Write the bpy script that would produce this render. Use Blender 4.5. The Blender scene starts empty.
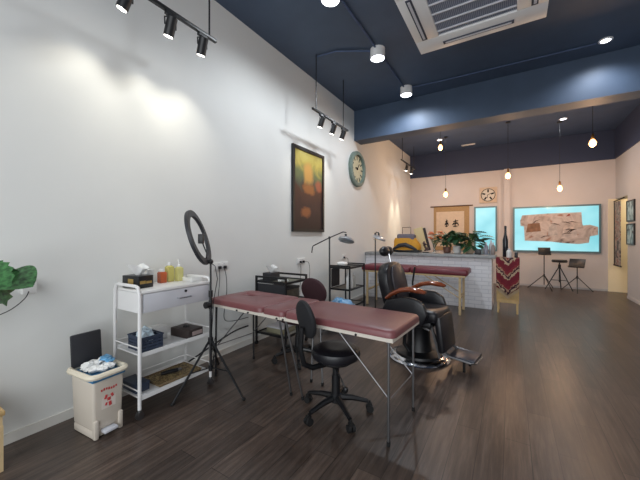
import bpy, bmesh, math, random
from mathutils import Vector, Matrix
random.seed(7)
R = math.radians
scene = bpy.context.scene
col = scene.collection

# ---------------------------------------------------------------- materials
def lin(c):
    return tuple(((v/255)/12.92 if v/255 <= .04045 else ((v/255+.055)/1.055)**2.4) for v in c)

def mat(name, rgb, rough=.5, metal=0., noise=0., nscale=20., bump=0., emit=None, estr=0., trans=0., alpha=1., coat=0., spec=.5):
    m = bpy.data.materials.new(name); m.use_nodes = True
    nt = m.node_tree; b = nt.nodes['Principled BSDF']
    c = lin(rgb)
    b.inputs['Base Color'].default_value = (*c, 1)
    b.inputs['Roughness'].default_value = rough
    b.inputs['Metallic'].default_value = metal
    b.inputs['Specular IOR Level'].default_value = spec
    if trans: b.inputs['Transmission Weight'].default_value = trans
    if coat: b.inputs['Coat Weight'].default_value = coat
    if alpha < 1: b.inputs['Alpha'].default_value = alpha
    if emit:
        b.inputs['Emission Color'].default_value = (*lin(emit), 1)
        b.inputs['Emission Strength'].default_value = estr
    if noise or bump:
        tc = nt.nodes.new('ShaderNodeTexCoord'); n = nt.nodes.new('ShaderNodeTexNoise')
        n.inputs['Scale'].default_value = nscale; n.inputs['Detail'].default_value = 4
        nt.links.new(tc.outputs['Object'], n.inputs['Vector'])
        if noise:
            rp = nt.nodes.new('ShaderNodeValToRGB')
            rp.color_ramp.elements[0].position = .3; rp.color_ramp.elements[1].position = .7
            rp.color_ramp.elements[0].color = (*[v*(1-noise) for v in c], 1)
            rp.color_ramp.elements[1].color = (*[min(1, v*(1+noise)) for v in c], 1)
            nt.links.new(n.outputs['Fac'], rp.inputs['Fac'])
            nt.links.new(rp.outputs['Color'], b.inputs['Base Color'])
        if bump:
            bp = nt.nodes.new('ShaderNodeBump'); bp.inputs['Strength'].default_value = bump
            bp.inputs['Distance'].default_value = .01
            nt.links.new(n.outputs['Fac'], bp.inputs['Height'])
            nt.links.new(bp.outputs['Normal'], b.inputs['Normal'])
    return m

def ramp(nt, stops, interp='LINEAR'):
    r = nt.nodes.new('ShaderNodeValToRGB'); cr = r.color_ramp; cr.interpolation = interp
    while len(cr.elements) < len(stops): cr.elements.new(.5)
    for e, (p, c) in zip(cr.elements, stops):
        e.position = p; e.color = (*lin(c), 1)
    return r

WALL = mat('wall paint', (226, 227, 224), .75, noise=.02, nscale=1.5, bump=.25)
WALLB = mat('rear wall paint', (214, 205, 201), .75, noise=.03, nscale=2, bump=.2)
WALLR = mat('right wall paint', (190, 188, 190), .75, noise=.02, nscale=2, bump=.2)
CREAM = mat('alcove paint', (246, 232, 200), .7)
NAVY = mat('ceiling navy paint', (66, 82, 104), .55, noise=.08, nscale=3, bump=.1)
NAVYD = mat('rear ceiling paint', (66, 84, 116), .6, noise=.08, nscale=3)
NAVYB = mat('rear band paint', (54, 64, 92), .6)
SKIRT = mat('baseboard paint', (222, 220, 214), .5)
BLACK = mat('black metal', (22, 23, 26), .4)
BLACKP = mat('black plastic', (20, 21, 24), .35)
BFAB = mat('black fabric', (26, 27, 31), .75, noise=.15, nscale=120)
LEATH = mat('black leatherette', (25, 25, 30), .3, bump=.1, nscale=150)
MAROON = mat('maroon vinyl', (122, 72, 74), .36, noise=.05, nscale=8, bump=.08)
MAROOND = mat('deep maroon vinyl', (112, 42, 54), .4, noise=.06, nscale=10)
MARFAB = mat('maroon fabric', (58, 30, 36), .8, noise=.12, nscale=90)
CHROME = mat('chrome', (205, 207, 212), .15, 1.)
STEEL = mat('brushed steel', (138, 138, 140), .4, 1.)
WHITE = mat('white lacquer', (232, 231, 230), .35)
WPLAS = mat('white plastic', (228, 228, 226), .4)
GREYW = mat('greyed white board', (205, 206, 212), .45)
BEIGE = mat('beige plastic', (208, 198, 184), .45)
BEIGER = mat('cream rim plastic', (232, 222, 200), .4)
BLUE = mat('blue plastic', (66, 128, 172), .35)
BLUEF = mat('blue film', (96, 160, 205), .3, noise=.4, nscale=14)
CHAR = mat('charcoal plastic', (44, 45, 50), .5)
SLATE = mat('slate blue plastic', (52, 62, 82), .5)
TISSUE = mat('white tissue paper', (238, 238, 236), .85, noise=.04, nscale=40)
PAPERB = mat('pale blue paper', (196, 214, 226), .7, noise=.12, nscale=30)
GOLD = mat('gold foil print', (176, 146, 84), .35, .3)
CARD = mat('dark carton', (52, 42, 40), .55)
PINK = mat('sticker red', (196, 70, 70), .5)
PINE = mat('pine wood', (196, 164, 112), .5, noise=.12, nscale=12)
PINED = mat('pale pine wood', (206, 180, 138), .5, noise=.1, nscale=12)
REDWOOD = mat('lacquered red brown wood', (128, 62, 34), .22, noise=.2, nscale=9, coat=.4)
GLASS = mat('clear glass', (240, 246, 248), .05, trans=1.)
ORANGE = mat('orange liquid', (206, 104, 62), .25, trans=.25)
YELLOW = mat('yellow liquid', (226, 216, 128), .2, trans=.3)
LEAF = mat('green leaf', (52, 108, 52), .35, noise=.35, nscale=9)
LEAFV = mat('variegated leaf', (66, 112, 66), .4, noise=.7, nscale=45)
LEAFD = mat('dark leaf', (44, 80, 52), .4, noise=.35, nscale=12)
STEM = mat('stem green', (78, 110, 60), .5)
FLOWER = mat('orange petals', (226, 128, 84), .6, noise=.25, nscale=30)
TERRA = mat('white ceramic', (198, 196, 192), .3)
STONE = mat('grey stone top', (146, 148, 148), .35, noise=.18, nscale=14)
YBAG = mat('yellow canvas', (208, 148, 42), .7, noise=.08, nscale=40)
GBAG = mat('grey canvas', (112, 106, 116), .8, noise=.1, nscale=60)
PAPERG = mat('aged paper', (218, 196, 172), .8, noise=.06, nscale=10)
INK = mat('ink', (28, 22, 20), .8)
LAMPON = mat('lit diffuser', (255, 255, 255), .5, emit=(238, 244, 255), estr=9)
LAMPSP = mat('lit spotlight lens', (255, 255, 255), .5, emit=(255, 250, 238), estr=8)
BULB = mat('lit filament bulb', (255, 210, 150), .3, emit=(255, 176, 104), estr=9)
BULBC = mat('lit bulb core', (255, 235, 200), .3, emit=(255, 226, 176), estr=14)
GRILLE = mat('grille grey', (134, 142, 162), .6)
SLOT = mat('dark slot', (58, 64, 80), .6)
GREEN = mat('aged green metal', (112, 128, 120), .55, noise=.15, nscale=30)
FACE = mat('clock face', (196, 190, 160), .6, noise=.08, nscale=14)
FELT = mat('rubber', (18, 18, 19), .7)
MAT_CLR = mat('floor polish sheet', (60, 60, 64), .2, alpha=.35)

def floor_material():
    m = bpy.data.materials.new('dark wood planks'); m.use_nodes = True; nt = m.node_tree; b = nt.nodes['Principled BSDF']
    tc = nt.nodes.new('ShaderNodeTexCoord')
    mp = nt.nodes.new('ShaderNodeMapping'); mp.inputs['Rotation'].default_value = (0, 0, R(90))
    nt.links.new(tc.outputs['Object'], mp.inputs['Vector'])
    br = nt.nodes.new('ShaderNodeTexBrick')
    br.offset = .37; br.inputs['Scale'].default_value = 1
    br.inputs['Brick Width'].default_value = 1.25; br.inputs['Row Height'].default_value = .15
    br.inputs['Mortar Size'].default_value = .0022; br.inputs['Mortar Smooth'].default_value = .3
    br.inputs['Color1'].default_value = (*lin((90, 79, 73)), 1); br.inputs['Color2'].default_value = (*lin((118, 103, 94)), 1)
    br.inputs['Mortar'].default_value = (*lin((50, 42, 40)), 1)
    nt.links.new(mp.outputs['Vector'], br.inputs['Vector'])
    mp2 = nt.nodes.new('ShaderNodeMapping'); mp2.inputs['Scale'].default_value = (16, 1.1, 1)
    nt.links.new(tc.outputs['Object'], mp2.inputs['Vector'])
    n = nt.nodes.new('ShaderNodeTexNoise'); n.inputs['Scale'].default_value = 2.2; n.inputs['Detail'].default_value = 8; n.inputs['Roughness'].default_value = .65
    nt.links.new(mp2.outputs['Vector'], n.inputs['Vector'])
    r = ramp(nt, [(.25, (120, 115, 113)), (.5, (190, 184, 180)), (.75, (255, 250, 246))])
    nt.links.new(n.outputs['Fac'], r.inputs['Fac'])
    mx = nt.nodes.new('ShaderNodeMix'); mx.data_type = 'RGBA'; mx.blend_type = 'MULTIPLY'; mx.inputs[0].default_value = 1
    nt.links.new(br.outputs['Color'], mx.inputs[6]); nt.links.new(r.outputs['Color'], mx.inputs[7])
    nt.links.new(mx.outputs[2], b.inputs['Base Color'])
    mr = nt.nodes.new('ShaderNodeMapRange'); mr.inputs['To Min'].default_value = .22; mr.inputs['To Max'].default_value = .42
    nt.links.new(n.outputs['Fac'], mr.inputs['Value']); nt.links.new(mr.outputs['Result'], b.inputs['Roughness'])
    bp = nt.nodes.new('ShaderNodeBump'); bp.inputs['Strength'].default_value = .15; bp.inputs['Distance'].default_value = .004
    nt.links.new(n.outputs['Fac'], bp.inputs['Height']); nt.links.new(bp.outputs['Normal'], b.inputs['Normal'])
    return m

def brick_material():
    m = bpy.data.materials.new('white painted brick'); m.use_nodes = True; nt = m.node_tree; b = nt.nodes['Principled BSDF']
    tc = nt.nodes.new('ShaderNodeTexCoord'); sp = nt.nodes.new('ShaderNodeSeparateXYZ'); cb = nt.nodes.new('ShaderNodeCombineXYZ')
    nt.links.new(tc.outputs['Object'], sp.inputs[0])
    ad = nt.nodes.new('ShaderNodeMath'); nt.links.new(sp.outputs['X'], ad.inputs[0]); nt.links.new(sp.outputs['Y'], ad.inputs[1])
    nt.links.new(ad.outputs[0], cb.inputs['X']); nt.links.new(sp.outputs['Z'], cb.inputs['Y'])
    br = nt.nodes.new('ShaderNodeTexBrick'); br.inputs['Scale'].default_value = 1
    br.inputs['Brick Width'].default_value = .24; br.inputs['Row Height'].default_value = .075; br.inputs['Mortar Size'].default_value = .006
    br.inputs['Color1'].default_value = (*lin((236, 235, 238)), 1); br.inputs['Color2'].default_value = (*lin((226, 226, 231)), 1)
    br.inputs['Mortar'].default_value = (*lin((208, 208, 214)), 1)
    nt.links.new(cb.outputs[0], br.inputs['Vector']); nt.links.new(br.outputs['Color'], b.inputs['Base Color'])
    bp = nt.nodes.new('ShaderNodeBump'); bp.invert = True; bp.inputs['Strength'].default_value = .6; bp.inputs['Distance'].default_value = .01
    nt.links.new(br.outputs['Fac'], bp.inputs['Height']); nt.links.new(bp.outputs['Normal'], b.inputs['Normal'])
    b.inputs['Roughness'].default_value = .6
    return m

def glow_glass(name):
    m = bpy.data.materials.new(name); m.use_nodes = True; nt = m.node_tree; b = nt.nodes['Principled BSDF']
    tc = nt.nodes.new('ShaderNodeTexCoord'); n = nt.nodes.new('ShaderNodeTexNoise'); n.inputs['Scale'].default_value = 1.3
    nt.links.new(tc.outputs['Object'], n.inputs['Vector'])
    r = ramp(nt, [(.3, (124, 204, 216)), (.55, (158, 226, 234)), (.75, (190, 238, 240))])
    nt.links.new(n.outputs['Fac'], r.inputs['Fac']); nt.links.new(r.outputs['Color'], b.inputs['Emission Color'])
    b.inputs['Emission Strength'].default_value = 1.0
    b.inputs['Base Color'].default_value = (*lin((40, 80, 90)), 1); b.inputs['Roughness'].default_value = .08
    return m

def art_material(name, scale, stops, seed=0., detail=3, dist=1.5):
    m = bpy.data.materials.new(name); m.use_nodes = True; nt = m.node_tree; b = nt.nodes['Principled BSDF']
    tc = nt.nodes.new('ShaderNodeTexCoord'); mp = nt.nodes.new('ShaderNodeMapping'); mp.inputs['Location'].default_value = (seed, seed, seed)
    nt.links.new(tc.outputs['Object'], mp.inputs['Vector'])
    n = nt.nodes.new('ShaderNodeTexNoise'); n.inputs['Scale'].default_value = scale; n.inputs['Detail'].default_value = detail; n.inputs['Distortion'].default_value = dist
    nt.links.new(mp.outputs['Vector'], n.inputs['Vector'])
    r = ramp(nt, stops); nt.links.new(n.outputs['Fac'], r.inputs['Fac']); nt.links.new(r.outputs['Color'], b.inputs['Base Color'])
    b.inputs['Roughness'].default_value = .6
    return m

def painting_material():   # an anonymous abstract: olive and yellow above, teal band, dark brown below, ochre glow
    m = bpy.data.materials.new('abstract oil paint'); m.use_nodes = True; nt = m.node_tree; b = nt.nodes['Principled BSDF']
    tc = nt.nodes.new('ShaderNodeTexCoord'); sp = nt.nodes.new('ShaderNodeSeparateXYZ'); nt.links.new(tc.outputs['Object'], sp.inputs[0])
    n = nt.nodes.new('ShaderNodeTexNoise'); n.inputs['Scale'].default_value = 4; n.inputs['Detail'].default_value = 5; n.inputs['Distortion'].default_value = 1.2
    nt.links.new(tc.outputs['Object'], n.inputs['Vector'])
    ma = nt.nodes.new('ShaderNodeMath'); ma.operation = 'MULTIPLY_ADD'; ma.inputs[1].default_value = .45
    nt.links.new(n.outputs['Fac'], ma.inputs[0]); nt.links.new(sp.outputs['Z'], ma.inputs[2])
    mr = nt.nodes.new('ShaderNodeMapRange'); mr.inputs['From Min'].default_value = -.42; mr.inputs['From Max'].default_value = .88
    nt.links.new(ma.outputs[0], mr.inputs['Value'])
    r = ramp(nt, [(.0, (34, 20, 22)), (.3, (48, 26, 30)), (.5, (70, 40, 30)), (.6, (66, 74, 62)), (.72, (96, 104, 66)), (.85, (160, 146, 70)), (1., (178, 168, 96))])
    nt.links.new(mr.outputs['Result'], r.inputs['Fac'])
    # ochre patches
    out = r.outputs['Color']
    for (cy, cz, ry, rz, c) in [(-.02, .28, .16, .2, (176, 134, 70)), (.0, .02, .2, .1, (140, 88, 46)), (-.1, -.36, .16, .09, (136, 82, 46)), (.3, .12, .12, .12, (150, 84, 60))]:
        mp = nt.nodes.new('ShaderNodeMapping'); mp.vector_type = 'POINT'
        mp.inputs['Location'].default_value = (0, -cy/ry, -cz/rz); mp.inputs['Scale'].default_value = (0, 1/ry, 1/rz)
        nt.links.new(tc.outputs['Object'], mp.inputs['Vector'])
        ln = nt.nodes.new('ShaderNodeVectorMath'); ln.operation = 'LENGTH'; nt.links.new(mp.outputs['Vector'], ln.inputs[0])
        ad = nt.nodes.new('ShaderNodeMath'); ad.operation = 'MULTIPLY_ADD'; ad.inputs[1].default_value = 1.4
        nt.links.new(n.outputs['Fac'], ad.inputs[0]); nt.links.new(ln.outputs['Value'], ad.inputs[2])
        mk = nt.nodes.new('ShaderNodeMapRange'); mk.inputs['From Min'].default_value = 1.3; mk.inputs['From Max'].default_value = 1.8
        mk.inputs['To Min'].default_value = 1; mk.inputs['To Max'].default_value = 0
        nt.links.new(ad.outputs[0], mk.inputs['Value'])
        mx = nt.nodes.new('ShaderNodeMix'); mx.data_type = 'RGBA'
        nt.links.new(mk.outputs['Result'], mx.inputs[0]); nt.links.new(out, mx.inputs[6]); mx.inputs[7].default_value = (*lin(c), 1)
        out = mx.outputs[2]
    nt.links.new(out, b.inputs['Base Color']); b.inputs['Roughness'].default_value = .5
    return m

def rug_material():
    m = bpy.data.materials.new('woven rug'); m.use_nodes = True; nt = m.node_tree; b = nt.nodes['Principled BSDF']
    tc = nt.nodes.new('ShaderNodeTexCoord'); sp = nt.nodes.new('ShaderNodeSeparateXYZ'); nt.links.new(tc.outputs['Object'], sp.inputs[0])
    ab = nt.nodes.new('ShaderNodeMath'); ab.operation = 'ABSOLUTE'; nt.links.new(sp.outputs['X'], ab.inputs[0])
    m1 = nt.nodes.new('ShaderNodeMath'); m1.operation = 'MULTIPLY_ADD'; m1.inputs[1].default_value = -1.1
    nt.links.new(ab.outputs[0], m1.inputs[0]); nt.links.new(sp.outputs['Z'], m1.inputs[2])
    n = nt.nodes.new('ShaderNodeTexNoise'); n.inputs['Scale'].default_value = 24; nt.links.new(tc.outputs['Object'], n.inputs['Vector'])
    m2 = nt.nodes.new('ShaderNodeMath'); m2.operation = 'MULTIPLY_ADD'; m2.inputs[1].default_value = .16
    nt.links.new(n.outputs['Fac'], m2.inputs[0]); nt.links.new(m1.outputs[0], m2.inputs[2])
    fr = nt.nodes.new('ShaderNodeMath'); fr.operation = 'MULTIPLY'; fr.inputs[1].default_value = 3.6; nt.links.new(m2.outputs[0], fr.inputs[0])
    f2 = nt.nodes.new('ShaderNodeMath'); f2.operation = 'FRACT'; nt.links.new(fr.outputs[0], f2.inputs[0])
    r = ramp(nt, [(0, (112, 28, 42)), (.38, (120, 34, 48)), (.4, (182, 156, 130)), (.55, (156, 128, 110)), (.57, (58, 30, 38)), (.7, (112, 30, 44)), (.72, (168, 136, 112)), (.8, (126, 36, 46))], 'CONSTANT')
    nt.links.new(f2.outputs[0], r.inputs['Fac']); nt.links.new(r.outputs['Color'], b.inputs['Base Color']); b.inputs['Roughness'].default_value = .9
    return m

FLOOR = floor_material(); BRICK = brick_material(); CYAN = glow_glass('cyan lit frosted glass')
PAINTING = painting_material(); RUG = rug_material()
COLLAGE = art_material('printed sketch collage', 2.6, [(.26, (84, 70, 66)), (.34, (178, 160, 152)), (.5, (214, 198, 190)), (.58, (198, 180, 172)), (.66, (168, 112, 84)), (.72, (210, 194, 188))], 3.1, 5, 1.6)
SCROLLART = art_material('figure silk print', 4, [(.3, (42, 38, 42)), (.42, (104, 92, 92)), (.52, (168, 160, 150)), (.62, (136, 60, 62)), (.75, (196, 184, 160))], 8.3, 5, 2)
PHOTOA = art_material('pale blue print', 5, [(.35, (70, 84, 92)), (.5, (150, 178, 186)), (.7, (196, 214, 216))], 1.3)
GOLDTRAY = art_material('gilt patterned tray', 22, [(.35, (58, 46, 34)), (.5, (122, 100, 62)), (.65, (176, 158, 112))], 2.2, 5, 3)

# ---------------------------------------------------------------- mesh builder
class MB:
    def __init__(s): s.bm = bmesh.new(); s.smooth = False
    def _add(s, verts, faces):
        vs = [s.bm.verts.new(v) for v in verts]
        for f in faces:
            try: s.bm.faces.new([vs[i] for i in f])
            except ValueError: pass
        return vs
    def box(s, c, d, rz=0, bevel=0, rot=None, seg=2):
        t = bmesh.new(); bmesh.ops.create_cube(t, size=1)
        bmesh.ops.scale(t, vec=d, verts=t.verts)
        if bevel: bmesh.ops.bevel(t, geom=t.edges[:], offset=min(bevel, min(d)*.49), segments=seg, affect='EDGES', profile=.5)
        M = Matrix.Translation(c) @ (rot.to_4x4() if rot else Matrix.Rotation(rz, 4, 'Z'))
        bmesh.ops.transform(t, matrix=M, verts=t.verts); s._merge(t); return s
    def box2(s, a, b, bevel=0):
        return s.box([(p+q)/2 for p, q in zip(a, b)], [abs(q-p) for p, q in zip(a, b)], bevel=bevel)
    def _merge(s, t):
        me = bpy.data.meshes.new('tmp'); t.to_mesh(me); t.free(); s.bm.from_mesh(me); bpy.data.meshes.remove(me)
    def cyl(s, a, b, r, r2=None, n=16):
        a, b = Vector(a), Vector(b); d = b-a; r2 = r if r2 is None else r2
        q = d.to_track_quat('Z', 'Y').to_matrix(); vs = []
        for p, rr in ((a, r), (b, r2)):
            for i in range(n):
                t = 2*math.pi*i/n; vs.append(p + q @ Vector((rr*math.cos(t), rr*math.sin(t), 0)))
        fs = [(i, (i+1) % n, n+(i+1) % n, n+i) for i in range(n)] + [tuple(range(n-1, -1, -1)), tuple(range(n, 2*n))]
        s._add(vs, fs); return s
    def tube(s, pts, r, n=8, closed=False):
        pts = [Vector(p) for p in pts]; m = len(pts); rings = []; up = None
        for i, p in enumerate(pts):
            if closed: d = (pts[(i+1) % m]-pts[i-1]).normalized()
            else: d = (pts[min(i+1, m-1)]-pts[max(i-1, 0)]).normalized()
            if up is None:
                up = Vector((0, 0, 1)) if abs(d.z) < .9 else Vector((1, 0, 0))
            u = (up - d*up.dot(d)).normalized(); v = d.cross(u); up = u
            rr = r[i] if isinstance(r, (list, tuple)) else r
            rings.append([p + u*rr*math.cos(2*math.pi*k/n) + v*rr*math.sin(2*math.pi*k/n) for k in range(n)])
        vs = [v for g in rings for v in g]; fs = []
        for i in range(m if closed else m-1):
            j = (i+1) % m
            for k in range(n): fs.append((i*n+k, i*n+(k+1) % n, j*n+(k+1) % n, j*n+k))
        if not closed: fs += [tuple(range(n-1, -1, -1)), tuple(range((m-1)*n, m*n))]
        s._add(vs, fs); return s
    def lathe(s, prof, c=(0, 0, 0), n=24, sx=1, sy=1, rot=None, ring=False):
        vs = []; m = len(prof); c = Vector(c)
        for (r, z) in prof:
            for k in range(n):
                t = 2*math.pi*k/n; v = Vector((r*sx*math.cos(t), r*sy*math.sin(t), z))
                if rot: v = rot @ v
                vs.append(c+v)
        fs = []
        for i in range(m if ring else m-1):
            j = (i+1) % m
            for k in range(n): fs.append((i*n+k, i*n+(k+1) % n, j*n+(k+1) % n, j*n+k))
        if not ring: fs += [tuple(range(n-1, -1, -1)), tuple(range((m-1)*n, m*n))]
        s._add(vs, fs); return s
    def ball(s, c, r, n=12):
        t = bmesh.new(); bmesh.ops.create_uvsphere(t, u_segments=n, v_segments=max(6, n//2+2), radius=1)
        rr = r if isinstance(r, (tuple, list)) else (r, r, r)
        bmesh.ops.scale(t, vec=rr, verts=t.verts); bmesh.ops.translate(t, vec=c, verts=t.verts); s._merge(t); return s
    def prism(s, poly, h, M=None, bevel=0):
        """poly: list of (x, y) in local plane, extruded h along local z, placed by matrix M"""
        t = bmesh.new(); vs = [t.verts.new((x, y, 0)) for x, y in poly]; f = t.faces.new(vs)
        r = bmesh.ops.extrude_face_region(t, geom=[f]); bmesh.ops.translate(t, vec=(0, 0, h), verts=[g for g in r['geom'] if isinstance(g, bmesh.types.BMVert)])
        if bevel: bmesh.ops.bevel(t, geom=t.edges[:], offset=bevel, segments=2, affect='EDGES', profile=.5)
        if M: bmesh.ops.transform(t, matrix=M, verts=t.verts)
        s._merge(t); return s
    def grid(s, fn, nu, nv, closed_u=False):
        vs = [fn(i/(nu), j/(nv)) for j in range(nv+1) for i in range(nu+1)]
        s._add(vs, [(j*(nu+1)+i, j*(nu+1)+i+1, (j+1)*(nu+1)+i+1, (j+1)*(nu+1)+i) for j in range(nv) for i in range(nu)]); return s
    def build(s, name, m, parent=None, smooth=40, loc=None, kind=None, label=None):
        bmesh.ops.recalc_face_normals(s.bm, faces=s.bm.faces)
        me = bpy.data.meshes.new(name); s.bm.to_mesh(me); s.bm.free()
        me.materials.append(m)
        if smooth:
            for p in me.polygons: p.use_smooth = True
            try: me.set_sharp_from_angle(angle=R(smooth))
            except Exception: pass
        o = bpy.data.objects.new(name, me); col.objects.link(o)
        if loc: o.location = loc
        if parent is not None: o.parent = parent
        if kind: o['kind'] = kind
        if label: o['label'] = label
        return o

def recenter(o, at):
    o.data.transform(Matrix.Translation([-v for v in at])); o.location = at; return o

def thing(name, label, cat, loc=(0, 0, 0), rz=0, group=None):
    o = bpy.data.objects.new(name, None); col.objects.link(o)
    o.empty_display_size = .1
    o.location = loc; o.rotation_euler = (0, 0, rz); o['label'] = label; o['category'] = cat
    if group: o['group'] = group
    return o

def tag(o, label, cat, group=None, kind=None):
    o['label'] = label; o['category'] = cat
    if group: o['group'] = group
    if kind: o['kind'] = kind
    return o

def dup(root, loc, rz, label, group=None):
    r = root.copy(); col.objects.link(r); r.location = loc; r.rotation_euler = (0, 0, rz); r['label'] = label
    if group: r['group'] = group
    for ch in list(root.children):
        c = ch.copy(); col.objects.link(c); c.parent = r
        for g in list(ch.children):
            d = g.copy(); col.objects.link(d); d.parent = c
    return r

def struct(mb, name, m, parent=None):
    o = mb.build(name, m, parent)
    if parent is None: o['kind'] = 'structure'
    return o

# ---------------------------------------------------------------- room shell
CH = 4.1; XR = 5.12; YB = 10.5; YF = -2.2; BAND = 3.33
struct(MB().box2((-.2, YF, -.1), (7.2, 12.0, 0)), 'floor', FLOOR)
struct(MB().box2((-.2, YF, CH), (7.2, 12.0, CH+.1)), 'ceiling', NAVY)
struct(MB().box2((-.2, YF, 0), (0, YB+.2, CH)), 'wall_left', WALL)
struct(MB().box2((0, YB, 0), (6.6, YB+.2, BAND)), 'wall_back', WALLB)
struct(MB().box2((0, YB-.03, BAND), (XR, YB+.2, CH)), 'trim_1', NAVYB)         # dark painted band above the rear wall
struct(MB().box2((2.72, YB-.10, 0), (2.86, YB, BAND)), 'trim_2', WALLB)        # shallow pier between the two lit panes
w = MB().box2((XR, YF, 0), (XR+.2, 9.56, BAND)).box2((XR, 9.56, 2.32), (XR+.2, YB, BAND))
struct(w, 'wall_right', WALLR)
struct(MB().box2((XR-.02, 6.63, BAND), (XR+.2, YB-.03, CH)), 'trim_3', NAVYB)
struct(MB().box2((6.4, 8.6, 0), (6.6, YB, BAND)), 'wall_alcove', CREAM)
struct(MB().box2((4.98, YB-.02, 0), (6.4, YB-.001, 2.33)), 'wall_cream_back', CREAM)  # thin cream panel, runs past the opening onto the rear wall
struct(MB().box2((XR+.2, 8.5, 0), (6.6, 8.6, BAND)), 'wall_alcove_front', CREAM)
struct(MB().box2((XR, YF, BAND), (XR+.2, 6.62, CH)), 'wall_right_upper', WALLR)
struct(MB().box2((0, 6.1, 3.46), (XR, 6.45, CH)), 'trim_4', NAVY)               # ceiling beam
struct(MB().box2((0, 6.45, 3.56), (XR, 6.62, CH)), 'trim_5', NAVYD)
struct(MB().box2((0, 6.63, CH-.03), (XR-.02, YB-.03, CH-.001)), 'trim_6', NAVYD)  # rear ceiling field
struct(MB().box2((0, YF, 0), (.012, 6.7, .07)), 'baseboard_left', SKIRT)
struct(MB().box2((2.8, YB-.012, 0), (4.97, YB, .05)), 'baseboard_back', WALLR)
struct(MB().box2((XR-.012, YF, 0), (XR, 9.56, .06)), 'baseboard_right', WALLR)

def window(name, x0, x1, z0, z1):
    fr = MB(); y = YB
    t = .04
    fr.box2((x0-t, y-.05, z0-t), (x1+t, y, z0)).box2((x0-t, y-.05, z1), (x1+t, y, z1+t)).box2((x0-t, y-.05, z0), (x0, y, z1)).box2((x1, y-.05, z0), (x1+t, y, z1))
    o = struct(fr, name, mat(name+' frame', (98, 122, 126), .4, .4))
    MB().box2((x0, y-.025, z0), (x1, y-.01, z1)).build('pane', CYAN, o)
window('window_1', 1.98, 2.5, 1.0, 2.24)
window('window_2', 2.98, 4.80, 1.0, 2.18)

# ---------------------------------------------------------------- collage cloth on the big lit pane
poly = [(-.79, .28), (-.74, .43), (-.2, .46), (.55, .47), (.57, .12), (.72, .14), (.88, .08), (.88, -.12), (.72, -.16), (.7, -.32), (.5, -.36), (.2, -.34), (-.1, -.3), (-.68, -.28), (-.7, .12), (-.78, .14)]
o = MB().prism(poly, .01, Matrix.Translation((0, 0, 0)) @ Matrix.Rotation(R(90), 4, 'X')).build('fabric_print', COLLAGE, None, loc=(3.9, YB-.055, 1.55))
cl = o
for i, (cx, cz, w_, h_, c_) in enumerate([(-.48, .08, .34, .26, (150, 112, 88)), (-.05, .02, .22, .34, (196, 184, 178)), (.38, .12, .42, .20, (200, 182, 172)), (.28, .40, .10, .07, (150, 66, 54)), (-.3, .32, .4, .18, (190, 172, 164)), (.30, -.10, .34, .22, (206, 192, 186))]):
    pz = [(cx-w_/2, cz-h_/2), (cx+w_/2, cz-h_/2+.03), (cx+w_/2-.03, cz+h_/2), (cx-w_/2+.04, cz+h_/2-.02)]
    MB().prism(pz, .002, Matrix.Translation((0, -.0105, 0)) @ Matrix.Rotation(R(90), 4, 'X')).build('sketch_sheet', mat('sketch sheet %d' % i, c_, .8, noise=.3, nscale=9), cl)
random.seed(6)
for i in range(9):
    x0 = random.uniform(-.6, .5); z0 = random.uniform(-.2, .3); a = random.uniform(-.9, .9)
    MB().tube([(x0, -.0135, z0), (x0+.08*math.cos(a), -.0135, z0+.08*math.sin(a)+.02), (x0+.2*math.cos(a), -.0135, z0+.2*math.sin(a))], [.004, .012, .003], 5).build('ink_line', mat('sketch ink', (74, 60, 56), .8), cl)
tag(o, 'beige sketch collage sheet hung across the large cyan lit window', 'wall hanging')
# ---------------------------------------------------------------- calligraphy hanging
t = thing('framed_calligraphy', 'tan bordered calligraphy scroll with black brush characters on the rear wall', 'wall hanging', (1.28, YB-.011, .95))
MB().box2((-.52, -.01, 0), (.52, .01, 1.38)).build('border_cloth', mat('tan border cloth', (176, 144, 102), .8, noise=.1, nscale=40), t)
MB().box2((-.44, -.016, .12), (.38, -.01, 1.22)).build('paper', PAPERG, t)
MB().cyl((-.62, -.01, 1.39), (.62, -.01, 1.39), .018).build('rod', mat('rod wood', (92, 66, 48), .5), t)
for cx in (-.13, .13):
    k = MB()
    for (a, b) in [((-.05, .03), (.06, .05)), ((-.04, -.03), (.05, -.01)), ((0, .08), (-.01, -.09)), ((-.05, -.08), (.05, -.07)), ((.02, .02), (.07, -.06)), ((-.02, .01), (-.07, -.05))]:
        if cx < 0: a = (a[0]*.55, a[1]); b = (b[0]*.55, b[1])
        k.tube([(cx+a[0]*1.35, -.019, .86+a[1]*1.4), (cx+(a[0]+b[0])*.675+.006, -.019, .86+(a[1]+b[1])/2*1.4+.006), (cx+b[0]*1.35, -.019, .86+b[1]*1.4)], [.008, .019, .009], 6)
    k.build('brush_character', INK, t)
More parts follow.
